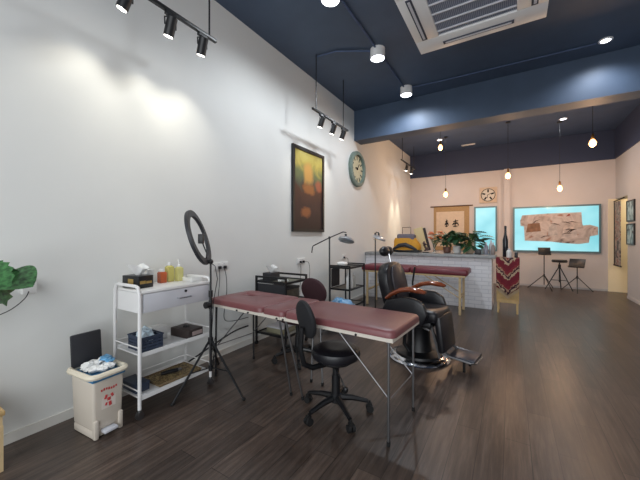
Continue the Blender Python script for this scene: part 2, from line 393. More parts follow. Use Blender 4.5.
# ---------------------------------------------------------------- square clock
t = thing('wall_clock', 'square cream wall clock with round black numeral face on the rear wall', 'clock', (2.31, YB-.02, 2.62))
MB().box((0, 0, 0), (.46, .03, .46), bevel=.01).build('clock_case', PAPERG, t)
r = Matrix.Rotation(R(90), 3, 'X')
MB().lathe([(.175, 0), (.19, 0), (.19, .012), (.175, .012)], (0, -.015, 0), 40, rot=r, ring=True).build('bezel', INK, t)
MB().lathe([(.172, 0), (.172, .004)], (0, -.015, 0), 32, rot=r).build('clock_face', mat('pale clock face', (222, 214, 200), .6), t)
k = MB()
for i in range(5):
    a = R(90+72*i)
    MB().box((math.cos(a)*.12, -.022, math.sin(a)*.12), (.085, .006, .040), rot=Matrix.Rotation(-a, 3, 'Y'), bevel=.003).build('numeral', INK, t)
h = MB().box((.03, -.028, .02), (.1, .004, .012), rot=Matrix.Rotation(R(-30), 3, 'Y')).box((-.02, -.028, -.04), (.012, .004, .1)); h.build('clock_hand', INK, t)
# ---------------------------------------------------------------- hanging scroll at the right opening
t = thing('hanging_scroll', 'tall narrow silk scroll with robed figure in the bright opening at right', 'wall hanging', (XR-.03, 10.24, .68))
MB().box2((-.006, -.30, 0), (.006, .14, 1.56)).build('silk_panel', SCROLLART, t)
MB().box2((-.007, .14, 0), (.007, .24, 1.56)).build('dark_border', mat('dark silk', (52, 48, 44), .8), t)
MB().cyl((0, -.55, 1.6), (0, .26, 1.58), .014).build('rod', INK, t)
MB().cyl((0, -.33, 0), (0, .26, 0), .018).build('weight_rod', INK, t)

def frame(loc, w, h, m, label, group):
    t = thing('picture_frame', label, 'picture', loc, 0, group)
    k = MB(); b = .025
    k.box2((-.03, -w/2, -h/2), (0, -w/2+b, h/2)).box2((-.03, w/2-b, -h/2), (0, w/2, h/2)).box2((-.03, -w/2+b, -h/2), (0, w/2-b, -h/2+b)).box2((-.03, -w/2+b, h/2-b), (0, w/2-b, h/2))
    k.build('frame', BLACK, t)
    MB().box2((-.018, -w/2+b, -h/2+b), (-.006, w/2-b, h/2-b)).build('print', m, t)
frame((XR, 9.28, 1.95), .5, .46, PHOTOA, 'upper of the two black framed pale prints on the right wall', 'framed prints on the right wall')
frame((XR, 9.28, 1.44), .5, .46, art_material('pale blue print two', 5, [(.35, (52, 60, 70)), (.5, (128, 160, 170)), (.7, (186, 206, 212))], 5.7), 'lower of the two black framed pale prints on the right wall', 'framed prints on the right wall')

# ---------------------------------------------------------------- big painting on the left wall
t = thing('framed_painting', 'large black framed dark painting in olive and ochre on the left wall', 'painting', (0, 4.31, 2.15))
W, Hh, b = .93, 1.36, .05
k = MB().box2((0, -W/2, -Hh/2), (.04, -W/2+b, Hh/2)).box2((0, W/2-b, -Hh/2), (.04, W/2, Hh/2)).box2((0, -W/2+b, -Hh/2), (.04, W/2-b, -Hh/2+b)).box2((0, -W/2+b, Hh/2-b), (.04, W/2-b, Hh/2))
k.build('frame', BLACK, t)
MB().box2((.005, -W/2+b, -Hh/2+b), (.022, W/2-b, Hh/2-b)).build('canvas', PAINTING, t)

# ---------------------------------------------------------------- round clock left wall
t = thing('wall_clock', 'large round aged green skeleton clock high on the left wall', 'clock', (.0, 6.2, 2.86))
r = Matrix.Rotation(R(90), 3, 'Y')
MB().lathe([(.30, .0), (.385, .0), (.385, .06), (.36, .075), (.31, .075), (.30, .05)], (0, 0, 0), 48, rot=r, ring=True).build('clock_case', GREEN, t)
MB().lathe([(.30, 0), (.30, .02)], (0, 0, 0), 40, rot=r).build('clock_face', FACE, t)
NUMG = mat('numeral green', (70, 84, 78), .6)
for i in range(12):
    a = R(30*i); MB().box((.024, math.cos(a)*.24, math.sin(a)*.24), (.008, .085, .028), rot=Matrix.Rotation(a, 3, 'X')).build('numeral', NUMG, t)
k = MB().box((.03, .05, .06), (.006, .018, .17), rot=Matrix.Rotation(R(-40), 3, 'X')).box((.034, -.04, .02), (.006, .1, .022)); k.ball((.03, 0, 0), .02); k.build('clock_hand', INK, t)

# ---------------------------------------------------------------- air conditioner
AX, AY, AZ, AW = 2.045+.56, 3.50-.56, 3.40, 1.12
t = thing('ceiling_air_conditioner', 'white square cassette air conditioner hanging below the navy ceiling', 'air conditioner', (AX, AY, AZ))
k = MB(); hw = AW/2; g = .33
for (a, b_) in [((-hw, -hw), (hw, -g)), ((-hw, g), (hw, hw)), ((-hw, -g), (-g, g)), ((g, -g), (hw, g))]:
    k.box2((a[0], a[1], 0), (b_[0], b_[1], .05), bevel=.006)
k.build('panel', WHITE, t)
MB().box2((-g, -g, .022), (g, g, .04)).build('grille_backing', GRILLE, t)
k = MB()
for i in range(44): k.box2((-g+.015*i+.003, -g, .014), (-g+.015*i+.007, g, .022))
k.build('grille', mat('grille bars', (176, 182, 196), .5), t); k = MB()
for i in range(5): k.box2((-g, -g+.132*i+.06, .006), (g, -g+.132*i+.072, .02))
k.build('grille_rib', GREYW, t)
for i in range(4):
    a = R(90*i); M = Matrix.Rotation(a, 3, 'Z')
    k = MB().box(M @ Vector((0, .46, -.002)), (.62, .05, .008), rz=a); k.build('air_slot', SLOT, t)
    k = MB().box(M @ Vector((0, .462, -.006)), (.58, .022, .006), rz=a); k.build('louver', GREYW, t)
MB().box2((-.44, -.44, .05), (.44, .44, .36)).build('cassette_body', STEEL, t)
for sx in (-1, 1):
    for sy in (-1, 1): MB().cyl((sx*.4, sy*.4, .36), (sx*.4, sy*.4, CH-AZ), .007, n=8).build('suspension_rod', STEEL, t)

# ---------------------------------------------------------------- ceiling fittings
def cyl_light(x, y, label):
    t = thing('surface_downlight', label, 'ceiling light', (x, y, CH), 0, 'round surface lights along the conduit')
    MB().lathe([(.105, 0), (.105, -.13), (.096, -.14), (.09, -.125)], n=28).build('housing', WHITE, t)
    MB().lathe([(.09, -.120), (.09, -.136)], n=28).build('diffuser', LAMPON, t)
    l = bpy.data.lights.new('ceiling lamp', 'SPOT'); l.energy = 72; l.spot_size = R(170); l.spot_blend = .6; l.shadow_soft_size = .07; l.color = (.88, .94, 1)
    o = bpy.data.objects.new('lamp_light', l); col.objects.link(o); o.location = (x, y, CH-.17)
cyl_light(1.22, 2.93, 'round white surface ceiling light nearest the camera')
cyl_light(1.25, 4.25, 'round white surface ceiling light, middle of the conduit line')
cyl_light(1.27, 5.62, 'round white surface ceiling light beside the beam')

def downlight(x, y, label, e=50, z=CH-.032):
    t = thing('recessed_downlight', label, 'ceiling light', (x, y, z), 0, 'flat recessed downlights')
    MB().lathe([(.055, 0), (.08, 0), (.078, -.012), (.055, -.012)], n=24, ring=True).build('trim_ring', WHITE, t)
    MB().lathe([(.055, -.001), (.055, -.009)], n=24).build('diffuser', LAMPON, t)
    l = bpy.data.lights.new('down lamp', 'SPOT'); l.energy = e; l.spot_size = R(150); l.spot_blend = .8; l.shadow_soft_size = .06; l.color = (.88, .93, 1)
    o = bpy.data.objects.new('lamp_light', l); col.objects.link(o); o.location = (x, y, z-.04)
downlight(4.0, 5.70, 'flat downlight in the right front ceiling before the beam', 60, CH-.0)
downlight(3.9, 8.9, 'flat downlight in the rear ceiling right of centre')
downlight(1.21, 9.05, 'flat downlight in the rear ceiling near the left wall')
o = MB().box((0, 0, -.012), (.36, .09, .024), bevel=.004).build('ceiling_vent', WPLAS, None, loc=(1.83, 9.95, CH-.031))
tag(o, 'narrow white rectangular ceiling fitting on the dark rear ceiling', 'vent')

k = MB().cyl((1.25, 1.2, CH-.02), (1.25, 6.08, CH-.02), .014, n=8)
o = k.build('ceiling_conduit', NAVYD); recenter(o, (1.25, 3.5, CH-.02)); tag(o, 'thin dark conduit running between the round ceiling lights', 'pipe')
k = MB().tube([(1.23, 4.25, CH-.02), (.72, 3.95, CH-.02), (.4, 3.92, CH-.02)], .012, 8)
o = k.build('ceiling_conduit', NAVYD); recenter(o, (.8, 4.0, CH-.02)); tag(o, 'dark conduit branching from the middle light to the second track bar', 'pipe')
k = MB().tube([(1.29, 5.62, CH-.02), (1.9, 5.66, CH-.02), (3.9, 5.7, CH-.02)], .012, 8)
o = k.build('ceiling_conduit', NAVYD); recenter(o, (2, 5.7, CH-.02)); tag(o, 'dark conduit running along the front of the beam', 'pipe')

def track(x, y0, y1, z, rods, heads, label, e, energyc=(1, .97, .9), aimx=-.32, size=70):
    t = thing('track_light', label, 'track light', (x, (y0+y1)/2, z), 0, 'track lights along the left wall'); ym = (y0+y1)/2
    MB().box((0, 0, 0), (.035, y1-y0, .03), bevel=.004).build('track_bar', BLACK, t)
    for ry in rods: MB().cyl((0, ry-ym, .01), (0, ry-ym, CH-z), .008, n=8).build('hanging_rod', BLACK, t)
    for hy in heads:
        hy, ay = hy if isinstance(hy, tuple) else (hy, 0)
        y = hy-ym; d = Vector((aimx, ay, -1)).normalized()
        c = Vector((0, y, -.13))
        k = MB().cyl(c-d*.075, c+d*.075, .042, n=20)
        hd = k.build('spotlight_head', BLACK, t)
        MB().cyl(c+d*.072, c+d*.079, .034, n=20).build('lens', LAMPSP, hd)
        k = MB().tube([(0, y-.05, -.13), (0, y-.052, -.07), (0, y, -.035), (0, y+.052, -.07), (0, y+.05, -.13)], .006, 6).box((0, y, -.025), (.03, .09, .03))
        k.build('bracket', BLACK, hd)
        l = bpy.data.lights.new('spot', 'SPOT'); l.energy = e; l.spot_size = R(size); l.spot_blend = 1; l.shadow_soft_size = .04; l.color = energyc
        o = bpy.data.objects.new('spot_light', l); col.objects.link(o); o.location = (x, hy, z-.13) ; o.location += d*.1
        o.rotation_euler = Vector(d).to_track_quat('-Z', 'Y').to_euler()
    return t
track(.42, .85, 2.06, 3.31, (1.0, 1.98), ((1.22, -.22), (1.58, .0), (1.9, .08)), 'long black track light with three spots nearest the camera', 14, (1, .94, .80), aimx=-.42, size=86)
track(.42, 3.8, 4.95, 3.27, (3.9, 4.78), (4.05, 4.42, 4.76), 'black track light with three spots above the large painting', 13, (1, .94, .80), -.42, 80)
track(.42, 8.1, 9.5, 3.42, (8.2, 9.35), (8.6, 9.1), 'small black track light with two spots in the rear room', 110, (1, .92, .7), -.22, 34)

def pendant(x, y, z, label, r=.045, e=22):
    t = thing('pendant_bulb', label, 'pendant light', (x, y, CH-.03), 0, 'bare filament bulbs in the rear room')
    zz = z-(CH-.03)
    MB().cyl((0, 0, 0), (0, 0, zz+.13), .004, n=6).build('cord', BLACK, t)
    MB().lathe([(.05, 0), (.05, -.02), (.01, -.03)], n=16).build('ceiling_rose', BLACK, t)
    MB().lathe([(.012, zz+.15), (.022, zz+.13), (.022, zz+.06), (.018, zz+.05)], n=14).build('socket', mat('brass', (150, 110, 60), .3, 1), t)
    MB().lathe([(.016, zz+.055), (r*.75, zz+.02), (r, zz-.02), (r*.8, zz-.06), (r*.25, zz-.085)], n=18).build('bulb', BULB, t)
    l = bpy.data.lights.new('bulb', 'POINT'); l.energy = e; l.shadow_soft_size = .09; l.color = (1, .62, .36)
    o = bpy.data.objects.new('bulb_light', l); col.objects.link(o); o.location = (x, y, z-.17)
pendant(4.12, 7.2, 3.06, 'warm bare pendant bulb nearest the right wall, highest on the right', .055)
pendant(1.42, 8.0, 3.58, 'warm bare pendant bulb high near the left wall in the rear room', .05)
pendant(2.83, 8.5, 2.83, 'warm bare pendant bulb hanging above the end of the counter', .055)
pendant(3.86, 9.1, 2.53, 'warm bare pendant bulb in front of the large cyan window', .05)
pendant(1.39, 8.9, 2.54, 'warm bare pendant bulb on a long cord above the calligraphy scroll', .055)

# ---------------------------------------------------------------- bar counter
t = thing('bar_counter', 'white brick bar counter with grey stone top across the rear room', 'counter', (1.36, 7.05, 0))
MB().box2((-1.355, -.33, 0), (1.22, .30, .97)).build('brick_body', BRICK, t)
MB().box2((-1.355, -.39, .97), (1.285, .36, 1.035), bevel=.008).build('countertop', STONE, t)

# massage table builder ------------------------------------------------------
def massage_table_back():
    t = thing('massage_table', 'deep maroon massage table on pine legs in front of the bar counter', 'massage table', (1.24, 6.22, 0))
    MB().box((-.5, 0, .75), (1.0, .60, .11), bevel=.035, seg=4).build('cushion', MAROOND, t)
    MB().box((.51, 0, .75), (1.0, .60, .11), bevel=.035, seg=4).build('cushion', MAROOND, t)
    MB().box((0, 0, .685), (1.94, .56, .04)).build('frame', PINED, t)
    for x in (-.88, .88):
        for y in (-.25, .25):
            MB().box2((x-.02, y-.016, 0), (x+.02, y+.016, .675)).build('leg', PINED, t)
    for y in (-.25, .25):
        for sx in (-1, 1): MB().cyl((sx*.86, y*.9, .30), (sx*.25, y*.9, .67), .009, n=8).build('brace', PINED, t)
    for x in (-.88, .88): MB().box2((x-.014, -.23, .28), (x+.014, .23, .32)).build('crossbar', PINED, t)
massage_table_back()

def massage_table_front():
    t = thing('massage_table', 'long maroon massage table with face hole on steel legs in the foreground', 'massage table', (1.28, 2.305, 0), R(-3.2))
    L = .98; w = .285
    # head section with a face hole
    def rr(x0, x1, y0, y1, r, corners, n=5):
        p = []
        for cx, cy, a0, k in ((x1-r, y1-r, 0, corners), (x0+r, y1-r, 90, corners), (x0+r, y0+r, 180, corners), (x1-r, y0+r, 270, corners)):
            for i in range(n+1):
                a = R(a0+90*i/n); p.append((cx+r*math.cos(a), cy+r*math.sin(a)))
        return p
    def padring(x0, x1, hole):
        bm = bmesh.new(); z1, z0 = .775, .725; b = .015
        outer = rr(x0, x1, -w, w, .05, None); n = len(outer)
        inn = [((x-(x0+x1)/2)*(1-2*b/(x1-x0))+(x0+x1)/2, y*(1-b/w)) for x, y in outer]
        hx, hy, ha, hb = hole if hole else (0, 0, 0, 0)
        layers = [[(x, y, z0) for x, y in outer], [(x, y, z1-b) for x, y in outer], [((x+xi)/2*1, (y+yi)/2, z1-b*.25) for (x, y), (xi, yi) in zip(outer, inn)], [(x, y, z1) for x, y in inn]]
        if hole:
            hp = []
            for x, y in outer:
                a = math.atan2(y-hy, x-hx); hp.append((hx+ha*math.cos(a), hy+hb*math.sin(a)))
            layers += [[(x+(x-hx)*.35, y+(y-hy)*.35, z1) for x, y in hp], [(x, y, z1-.02) for x, y in hp], [(x, y, z0) for x, y in hp]]
        vs = [[bm.verts.new(v) for v in ly] for ly in layers]
        for a, b2 in zip(vs, vs[1:]):
            for i in range(n): bm.faces.new((a[i], a[(i+1) % n], b2[(i+1) % n], b2[i]))
        if hole:
            for i in range(n): bm.faces.new((vs[-1][i], vs[-1][(i+1) % n], vs[0][(i+1) % n], vs[0][i]))
        else:
            bm.faces.new(vs[-1]); bm.faces.new(vs[0][::-1])
        mb = MB(); mb.bm.free(); mb.bm = bm; return mb
    padring(-L, -.235, (-.77, .07, .085, .055)).build('cushion', MAROON, t, 50)
    padring(-.23, .022, None).build('cushion', MAROON, t, 50)
    padring(.027, L, None).build('cushion', MAROON, t, 50)
    k = MB()
    for (x0, x1) in ((-L+.01, -.02), (-.015, L-.01)):
        k.box2((x0, -w+.005, .698), (x1, -w+.025, .725)).box2((x0, w-.025, .698), (x1, w-.005, .725)).box2((x0, -w+.025, .698), (x0+.02, w-.025, .725)).box2((x1-.02, -w+.025, .698), (x1, w-.025, .725))
    k.build('frame', mat('cream table edge', (212, 204, 192), .4), t)
    for x in (-.9, -.05, .02, .93):
        for y in (-.25, .25):
            if x in (-.05, .02): fx = x + (.08 if x > 0 else .02)
            else: fx = x
            fy = y*.6+.03 if x in (-.05, .02) else y*1.02
            m_ = BLACK if x < -.8 else STEEL
            lg = MB().cyl((x, y, .698), (fx, fy, .02), .0095, n=10).build('leg', m_, t)
            MB().cyl((fx, fy, 0), (fx, fy, .03), .013, n=10).build('foot_cap', FELT, lg)
    for sx in (-1, 1):
        xe = -.9 if sx < 0 else .93
        for y in (-.235, .235): MB().cyl((xe-.0*sx, y, .30), (xe-sx*.40, y, .69), .005, n=8).build('brace', STEEL, t)
        MB().cyl((xe, -.25, .30), (xe, .25, .30), .005, n=8).build('crossbar', STEEL, t)
    for x in (-.55, -.4, -.05, .02, .7): MB().cyl((x, -w+.0055, .707), (x, -w-.004, .707), .008, n=10).build('bolt', BLACK, t)
massage_table_front()

# ---------------------------------------------------------------- swivel chairs
def star_base(t, a0, r=.27):
    for i in range(5):
        a = R(a0+72*i); ca, sa = math.cos(a), math.sin(a)
        lg = MB().tube([(ca*.02, sa*.02, .125), (ca*.13, sa*.13, .115), (ca*r*.95, sa*r*.95, .085)], [.026, .022, .016], 8).build('base_leg', BLACKP, t)
        k = MB(); p = Vector((ca*r, sa*r, .028)); q = Vector((-sa, ca, 0))
        k.cyl(p-q*.026, p-q*.006, .028, n=16).cyl(p+q*.006, p+q*.026, .028, n=16).cyl(p, p+Vector((0, 0, .06)), .008, n=8).box(p+Vector((0, 0, .028)), (.03, .03, .03), rz=a)
        k.build('caster', FELT, lg)
def ellipsoid_pad(name, m, t, c, rx, ry, th, tilt=None):
    prof = [(0.01, -th/2), (.75, -th/2), (.95, -th*.3), (1, 0), (.95, th*.32), (.78, th*.48), (.4, th*.5), (.01, th*.46)]
    MB().lathe(prof, c, 36, rx, ry, tilt).build(name, m, t)
t = thing('swivel_chair', 'black swivel task chair with oval backrest in front of the maroon table', 'chair', (1.705, 2.164, 0))
ellipsoid_pad('seat', LEATH, t, (.0, 0, .475), .195, .195, .10)
MB().lathe([(.12, .40), (.14, .415), (.13, .43)], n=20).build('seat_plate', BLACKP, t)
MB().lathe([(.045, .09), (.045, .14), (.036, .15), (.034, .30), (.026, .30), (.026, .41)], n=18).build('column', BLACKP, t)
star_base(t, -38)
MB().tube([(.02, -.05, .375), (.1, -.1, .33), (.14, -.11, .27)], .006, 6).ball((.145, -.11, .262), (.018, .018, .025)).build('lever', BLACKP, t)
q = Matrix.Rotation(R(-6), 3, 'Y')
br = Matrix.Rotation(R(66), 3, 'Z') @ Matrix.Rotation(R(14), 3, 'X') @ Matrix.Rotation(R(76), 3, 'Y')
ellipsoid_pad('backrest', BFAB, t, (-.125, -.24, .775), .155, .13, .05, br)
MB().tube([(-.02, -.02, .40), (-.10, -.19, .40), (-.13, -.255, .44), (-.145, -.28, .55), (-.14, -.275, .72)], [.022, .022, .02, .02, .02], 8).build('back_support', BLACKP, t)
CH2 = thing('swivel_chair', 'swivel chair with curved maroon backrest behind the foreground table', 'chair', (.83, 2.86, 0))
t = CH2
ellipsoid_pad('seat', MARFAB, t, (0, 0, .47), .2, .2, .08)
MB().lathe([(.045, .09), (.045, .14), (.03, .15), (.028, .28), (.02, .28), (.02, .43)], n=18).build('column', BLACKP, t)
star_base(t, 20)
ellipsoid_pad('backrest', MARFAB, t, (.06, .24, .745), .16, .215, .06, Matrix.Rotation(R(-15), 3, 'Z') @ Matrix.Rotation(R(90), 3, 'Z') @ Matrix.Rotation(R(80), 3, 'Y'))
MB().tube([(0, .03, .43), (.04, .2, .42), (.07, .29, .5), (.09, .29, .72)], .02, 8).build('back_support', BLACKP, t)

# ---------------------------------------------------------------- barber chair
t = thing('barber_chair', 'black reclining barber chair with red brown wooden armrests and chrome base', 'barber chair', (1.98, 3.66, 0), R(-9))
MB().lathe([(.335, 0), (.34, .012), (.32, .035), (.22, .055), (.1, .07), (.09, .075)], n=48).build('base_plate', CHROME, t)
MB().lathe([(.26, .045), (.25, .07), (.15, .10), (.13, .2), (.12, .37), (.14, .40)], n=32).build('pump_column', BLACKP, t)
MB().box((0.0, 0, .44), (.44, .42, .07), bevel=.02).build('seat_frame', BLACK, t)
for sy in (-1, 1):
    MB().tube([(-.02, sy*.15, .06), (-.10, sy*.17, .18), (-.08, sy*.18, .32), (.06, sy*.18, .42)], [.018, .022, .022, .018], 10).build('curved_bracket', BLACKP, t)
    MB().tube([(.02, sy*.16, .40), (.10, sy*.165, .41), (.19, sy*.165, .38)], .016, 8).build('silver_link', STEEL, t)
MB().box((.03, 0, .535), (.52, .46, .13), bevel=.05, seg=4).build('seat', LEATH, t)
# backrest leaning back
bm_ = Matrix.Rotation(R(-14), 3, 'Y')
def bk(u, v):
    a = 2*math.pi*u; return None
poly = [(-.21, 0), (.21, 0), (.25, .14), (.26, .32), (.235, .45), (.15, .535), (0, .555), (-.15, .535), (-.235, .45), (-.26, .32), (-.25, .14)]
M = Matrix.Translation((-.235, 0, .545)) @ Matrix.Rotation(R(-13), 4, 'Y') @ Matrix(((0, 0, 1, 0), (1, 0, 0, 0), (0, 1, 0, 0), (0, 0, 0, 1)))
MB().prism(poly, .14, M @ Matrix.Translation((0, 0, -.09)), bevel=.04).build('backrest', LEATH, t)
MB().prism([(x*.62, y*.8+.06) for x, y in poly], .03, M @ Matrix.Translation((0, 0, .045)), bevel=.012).build('back_cushion', mat('worn leatherette', (50, 46, 52), .35, noise=.15, nscale=12), t)
hb = MB().cyl(M @ Vector((0, .5, 0)), M @ Vector((0, .68, 0)), .009, n=8).build('headrest_post', CHROME, t)
k = MB().ball(M @ Vector((-.045, .69, -.03)), (.055, .095, .062), 18).ball(M @ Vector((.045, .69, -.03)), (.055, .095, .062), 18)
k.build('headrest', LEATH, t)
for sy in (-1, 1):
    # padded side panel
    pts = [(-.30, .42), (-.31, .56), (-.25, .68), (-.05, .735), (.08, .73), (.18, .68), (.22, .57), (.18, .46), (.05, .40)]
    Ms = Matrix.Translation((0, sy*.29-.035, 0)) @ Matrix(((1, 0, 0, 0), (0, 0, 1, 0), (0, 1, 0, 0), (0, 0, 0, 1)))
    sp = MB().prism(pts, .07, Ms, bevel=.025).build('side_panel', LEATH, t)
    MB().lathe([(.022, 0), (.02, .012), (.008, .016)], (-.05, sy*.325, .55), 16, rot=Matrix.Rotation(R(-90*sy), 3, 'X')).build('side_button', CHROME, sp)
    k = MB().tube([(-.26, sy*.29, .68), (-.19, sy*.29, .75), (-.08, sy*.29, .82), (.03, sy*.295, .845), (.14, sy*.30, .835), (.20, sy*.30, .82)], [.022, .03, .034, .036, .036, .02], 12)
    for v in k.bm.verts: v.co.z = .74+(v.co.z-.74)*.8 if True else 0; v.co.y = sy*.295+(v.co.y-sy*.295)*1.45
    k.build('armrest', REDWOOD, t)
M2 = Matrix.Translation((.25, 0, .52)) @ Matrix.Rotation(R(-7), 4, 'Y')
MB().box(M2 @ Vector((.03, 0, -.17)), (.07, .40, .38), rot=M2.to_3x3(), bevel=.025).build('calf_pad', LEATH, t)
for sy in (-1, 1):
    MB().box(Vector((.25, sy*.17, .30)), (.025, .02, .40), rot=Matrix.Rotation(R(-16), 3, 'Y')).build('foot_strut', STEEL, t)
    MB().tube([(.17, sy*.12, .42), (.32, sy*.13, .2), (.42, sy*.13, .12)], .012, 8).build('link_bar', BLACK, t)
MB().box((.50, .02, .135), (.26, .30, .03), bevel=.012).build('footplate', mat('ribbed footplate', (54, 56, 66), .35, .2), t)
MB().tube([(.33, -.15, .15), (.60, -.15, .125), (.64, -.1, .12), (.64, .12, .12), (.60, .18, .125), (.33, .18, .15)], .010, 8).build('foot_rail', STEEL, t)
for y in (-.09, .12): MB().cyl((.52, y, .0), (.52, y, .122), .014, n=8).build('foot_stop', FELT, t)
MB().tube([(-.16, .2, .44), (-.22, .34, .60), (-.24, .37, .80), (-.21, .37, 1.0)], .012, 8).build('recline_lever', BLACKP, t)

# ---------------------------------------------------------------- waste bin
t = thing('pedal_bin', 'beige pedal bin with open charcoal lid and blue liner beside the left wall', 'bin', (.325, 1.075, 0), R(4))
def taper(x0, x1, y0, y1, z0, z1, g, bevel=.02):
    bm = bmesh.new(); bmesh.ops.create_cube(bm, size=1)
    for v in bm.verts:
        top = v.co.z > 0; s_ = g if top else 0
        v.co = Vector(((x1+s_ if v.co.x > 0 else x0-s_), (y1+s_ if v.co.y > 0 else y0-s_), (z1 if top else z0)))
    bmesh.ops.bevel(bm, geom=bm.edges[:], offset=bevel, segments=3, affect='EDGES', profile=.5)
    m = MB(); m.bm.free(); m.bm = bm; return m
k = taper(-.135, .135, -.095, .095, .05, .40, .010); k.build('bin_body', BEIGE, t)
k = MB().box2((-.135, -.095, 0), (.125, .095, .06), bevel=.015).box2((.11, -.095, 0), (.15, -.065, .13), bevel=.01).box2((.11, .065, 0), (.15, .095, .13), bevel=.01)
k.build('bin_foot', BEIGE, t)
taper(-.149, .149, -.109, .109, .395, .42, .003, .006).build('liner_edge', BLUE, t)
k = MB(); pr = []
for a0, cx, cy in ((0, .115, .075), (90, -.115, .075), (180, -.115, -.075), (270, .115, -.075)):
    for i in range(5):
        a = R(a0+22.5*i); pr.append((cx+.045*math.cos(a), cy+.045*math.sin(a), .435))
k.tube(pr, .02, 8, closed=True); k.build('rim', BEIGER, t)
k = MB().box((-.155, -.0, .555), (.022, .205, .24), rot=Matrix.Rotation(R(-5), 3, 'Y'), bevel=.03); k.build('lid', CHAR, t)
MB().box2((.10, -.045, .03), (.18, .045, .05), bevel=.006).build('pedal', GREYW, t)
k = MB()
for i in range(7):
    k.box((.1435, -.048+.016*i, .325+.004*math.sin(i*1.1)), (.003, .010, .014+.003*(i % 2)), rz=0)
for (yy, zz, ww, hh) in ((-.02, .27, .010, .03), (.0, .25, .014, .022), (.022, .27, .01, .026), (.008, .215, .012, .03), (-.018, .22, .008, .02)): MB().box((.1425, yy, zz), (.003, ww*1.6, hh), rot=Matrix.Rotation(yy*20, 3, 'X'), bevel=.001).build('printed_mark', PINK, t)
MB().box2((.139, -.045, .19), (.1412, .045, .30)).build('sticker_backing', mat('sticker paper', (226, 216, 206), .5), t)
k.build('printed_lettering', PINK, t)
def crumple(n, c, s, r, seed, flat=.6):
    random.seed(seed); k = MB()
    for i in range(n):
        bm = bmesh.new(); bmesh.ops.create_icosphere(bm, subdivisions=2, radius=r*random.uniform(.7, 1.2))
        for v in bm.verts: v.co *= random.uniform(.62, 1.25); v.co.z *= flat
        bmesh.ops.translate(bm, vec=(c[0]+random.uniform(-s[0], s[0]), c[1]+random.uniform(-s[1], s[1]), c[2]+random.uniform(-s[2], s[2])), verts=bm.verts); k._merge(bm)
    return k
o = crumple(14, (0, 0, 0), (.085, .055, .012), .04, 5).build('crumpled_tissue', TISSUE, None, 20, loc=(.32, 1.07, .46))
tag(o, 'crumpled white tissues filling the open pedal bin', 'tissue', kind='stuff')
o = crumple(4, (0, 0, 0), (.06, .02, .01), .04, 9, .4).build('blue_film', BLUEF, None, 20, loc=(.37, 1.12, .50))
tag(o, 'crumpled blue plastic film on top of the tissues in the bin', 'plastic film')

# ---------------------------------------------------------------- white trolley
TX0, TX1, TY0, TY1 = .11, .48, 1.29, 1.945
t = thing('white_trolley', 'white three tier salon trolley with one drawer beside the bin', 'trolley', ((TX0+TX1)/2, (TY0+TY1)/2, 0))
hx = (TX1-TX0)/2; hy = (TY1-TY0)/2
for sy in (-1, 1):
    k = MB().tube([(-hx, sy*hy, .06), (-hx, sy*hy, .95), (-hx+.02, sy*hy, 1.0), (-hx+.05, sy*hy, 1.01), (hx-.05, sy*hy, 1.01), (hx-.02, sy*hy, 1.0), (hx, sy*hy, .95), (hx, sy*hy, .06)], .0135, 10)
    fr = k.build('side_frame', WHITE, t)
    for sx in (-1, 1):
        c = MB().cyl((sx*hx-.012, sy*hy, .03), (sx*hx+.012, sy*hy, .03), .03, n=18).cyl((sx*hx, sy*hy, .05), (sx*hx, sy*hy, .075), .014, n=10).box((sx*hx, sy*hy, .045), (.034, .03, .03))
        c.build('caster', STEEL, fr)
MB().box2((-hx-.005, -hy+.015, .955), (hx+.01, hy-.015, .975), bevel=.004).build('top_board', WHITE, t)
MB().box2((-hx, -hy+.015, .80), (hx-.012, hy-.015, .954)).build('drawer_carcass', WHITE, t)
d = MB().box2((hx-.011, -hy+.03, .805), (hx+.008, hy-.02, .95), bevel=.003).build('drawer', GREYW, t)
MB().tube([(hx+.008, -.02, .875), (hx+.03, -.015, .875), (hx+.03, .10, .875), (hx+.008, .105, .875)], .006, 8).build('handle', CHROME, d)
MB().cyl((hx+.007, .06, .925), (hx+.014, .06, .925), .011, n=14).build('lock', BLACK, d)
for z in (.47, .14):
    sh = MB().box2((-hx+.0, -hy+.015, z), (hx, hy-.015, z+.012)).box2((hx-.006, -hy+.015, z), (hx+.002, hy-.015, z+.03)).box2((-hx, -hy+.015, z), (-hx+.006, hy-.015, z+.03)).build('shelf', WHITE, t)
    k = MB()
    for sy in (-1, 1): k.cyl((-hx, sy*hy, z+.07), (hx, sy*hy, z+.07), .005, n=8)
    k.cyl((-hx, -hy, z+.07), (-hx, hy, z+.07), .005, n=8)
    k.build('rail', WHITE, sh)
# things on top
def tissue_box(loc, rz, label, boxmat, dims=(.12, .23, .09), mark=True):
    t = thing('tissue_box', label, 'tissue box', loc, rz)
    MB().box((0, 0, dims[2]/2), dims, bevel=.003).build('carton', boxmat, t)
    if mark:
        MB().box2((dims[0]/2, -.055, .035), (dims[0]/2+.001, -.005, .06)).box2((dims[0]/2, .0, .035), (dims[0]/2+.001, .05, .055)).build('gold_print', GOLD, t)
        MB().box2((-.03, -dims[1]/2-.001, .02), (.035, -dims[1]/2, .075)).build('gold_panel', GOLD, t)
    k = MB()
    random.seed(int(loc[1]*100))
    def f(u, v):
        a = 2*math.pi*u; r_ = .012+.045*v*(1+.4*math.sin(3*a)); return Vector((r_*math.cos(a), r_*math.sin(a)*1.3, dims[2]-.002+.075*v*(1-.3*math.sin(2*a+1))))
    k.grid(f, 20, 5); k.build('tissue', TISSUE, t)
    return t
tissue_box((.25, 1.40, .976), R(8), 'black and gold tissue box on top of the white trolley', BLACKP, (.20, .13, .10))
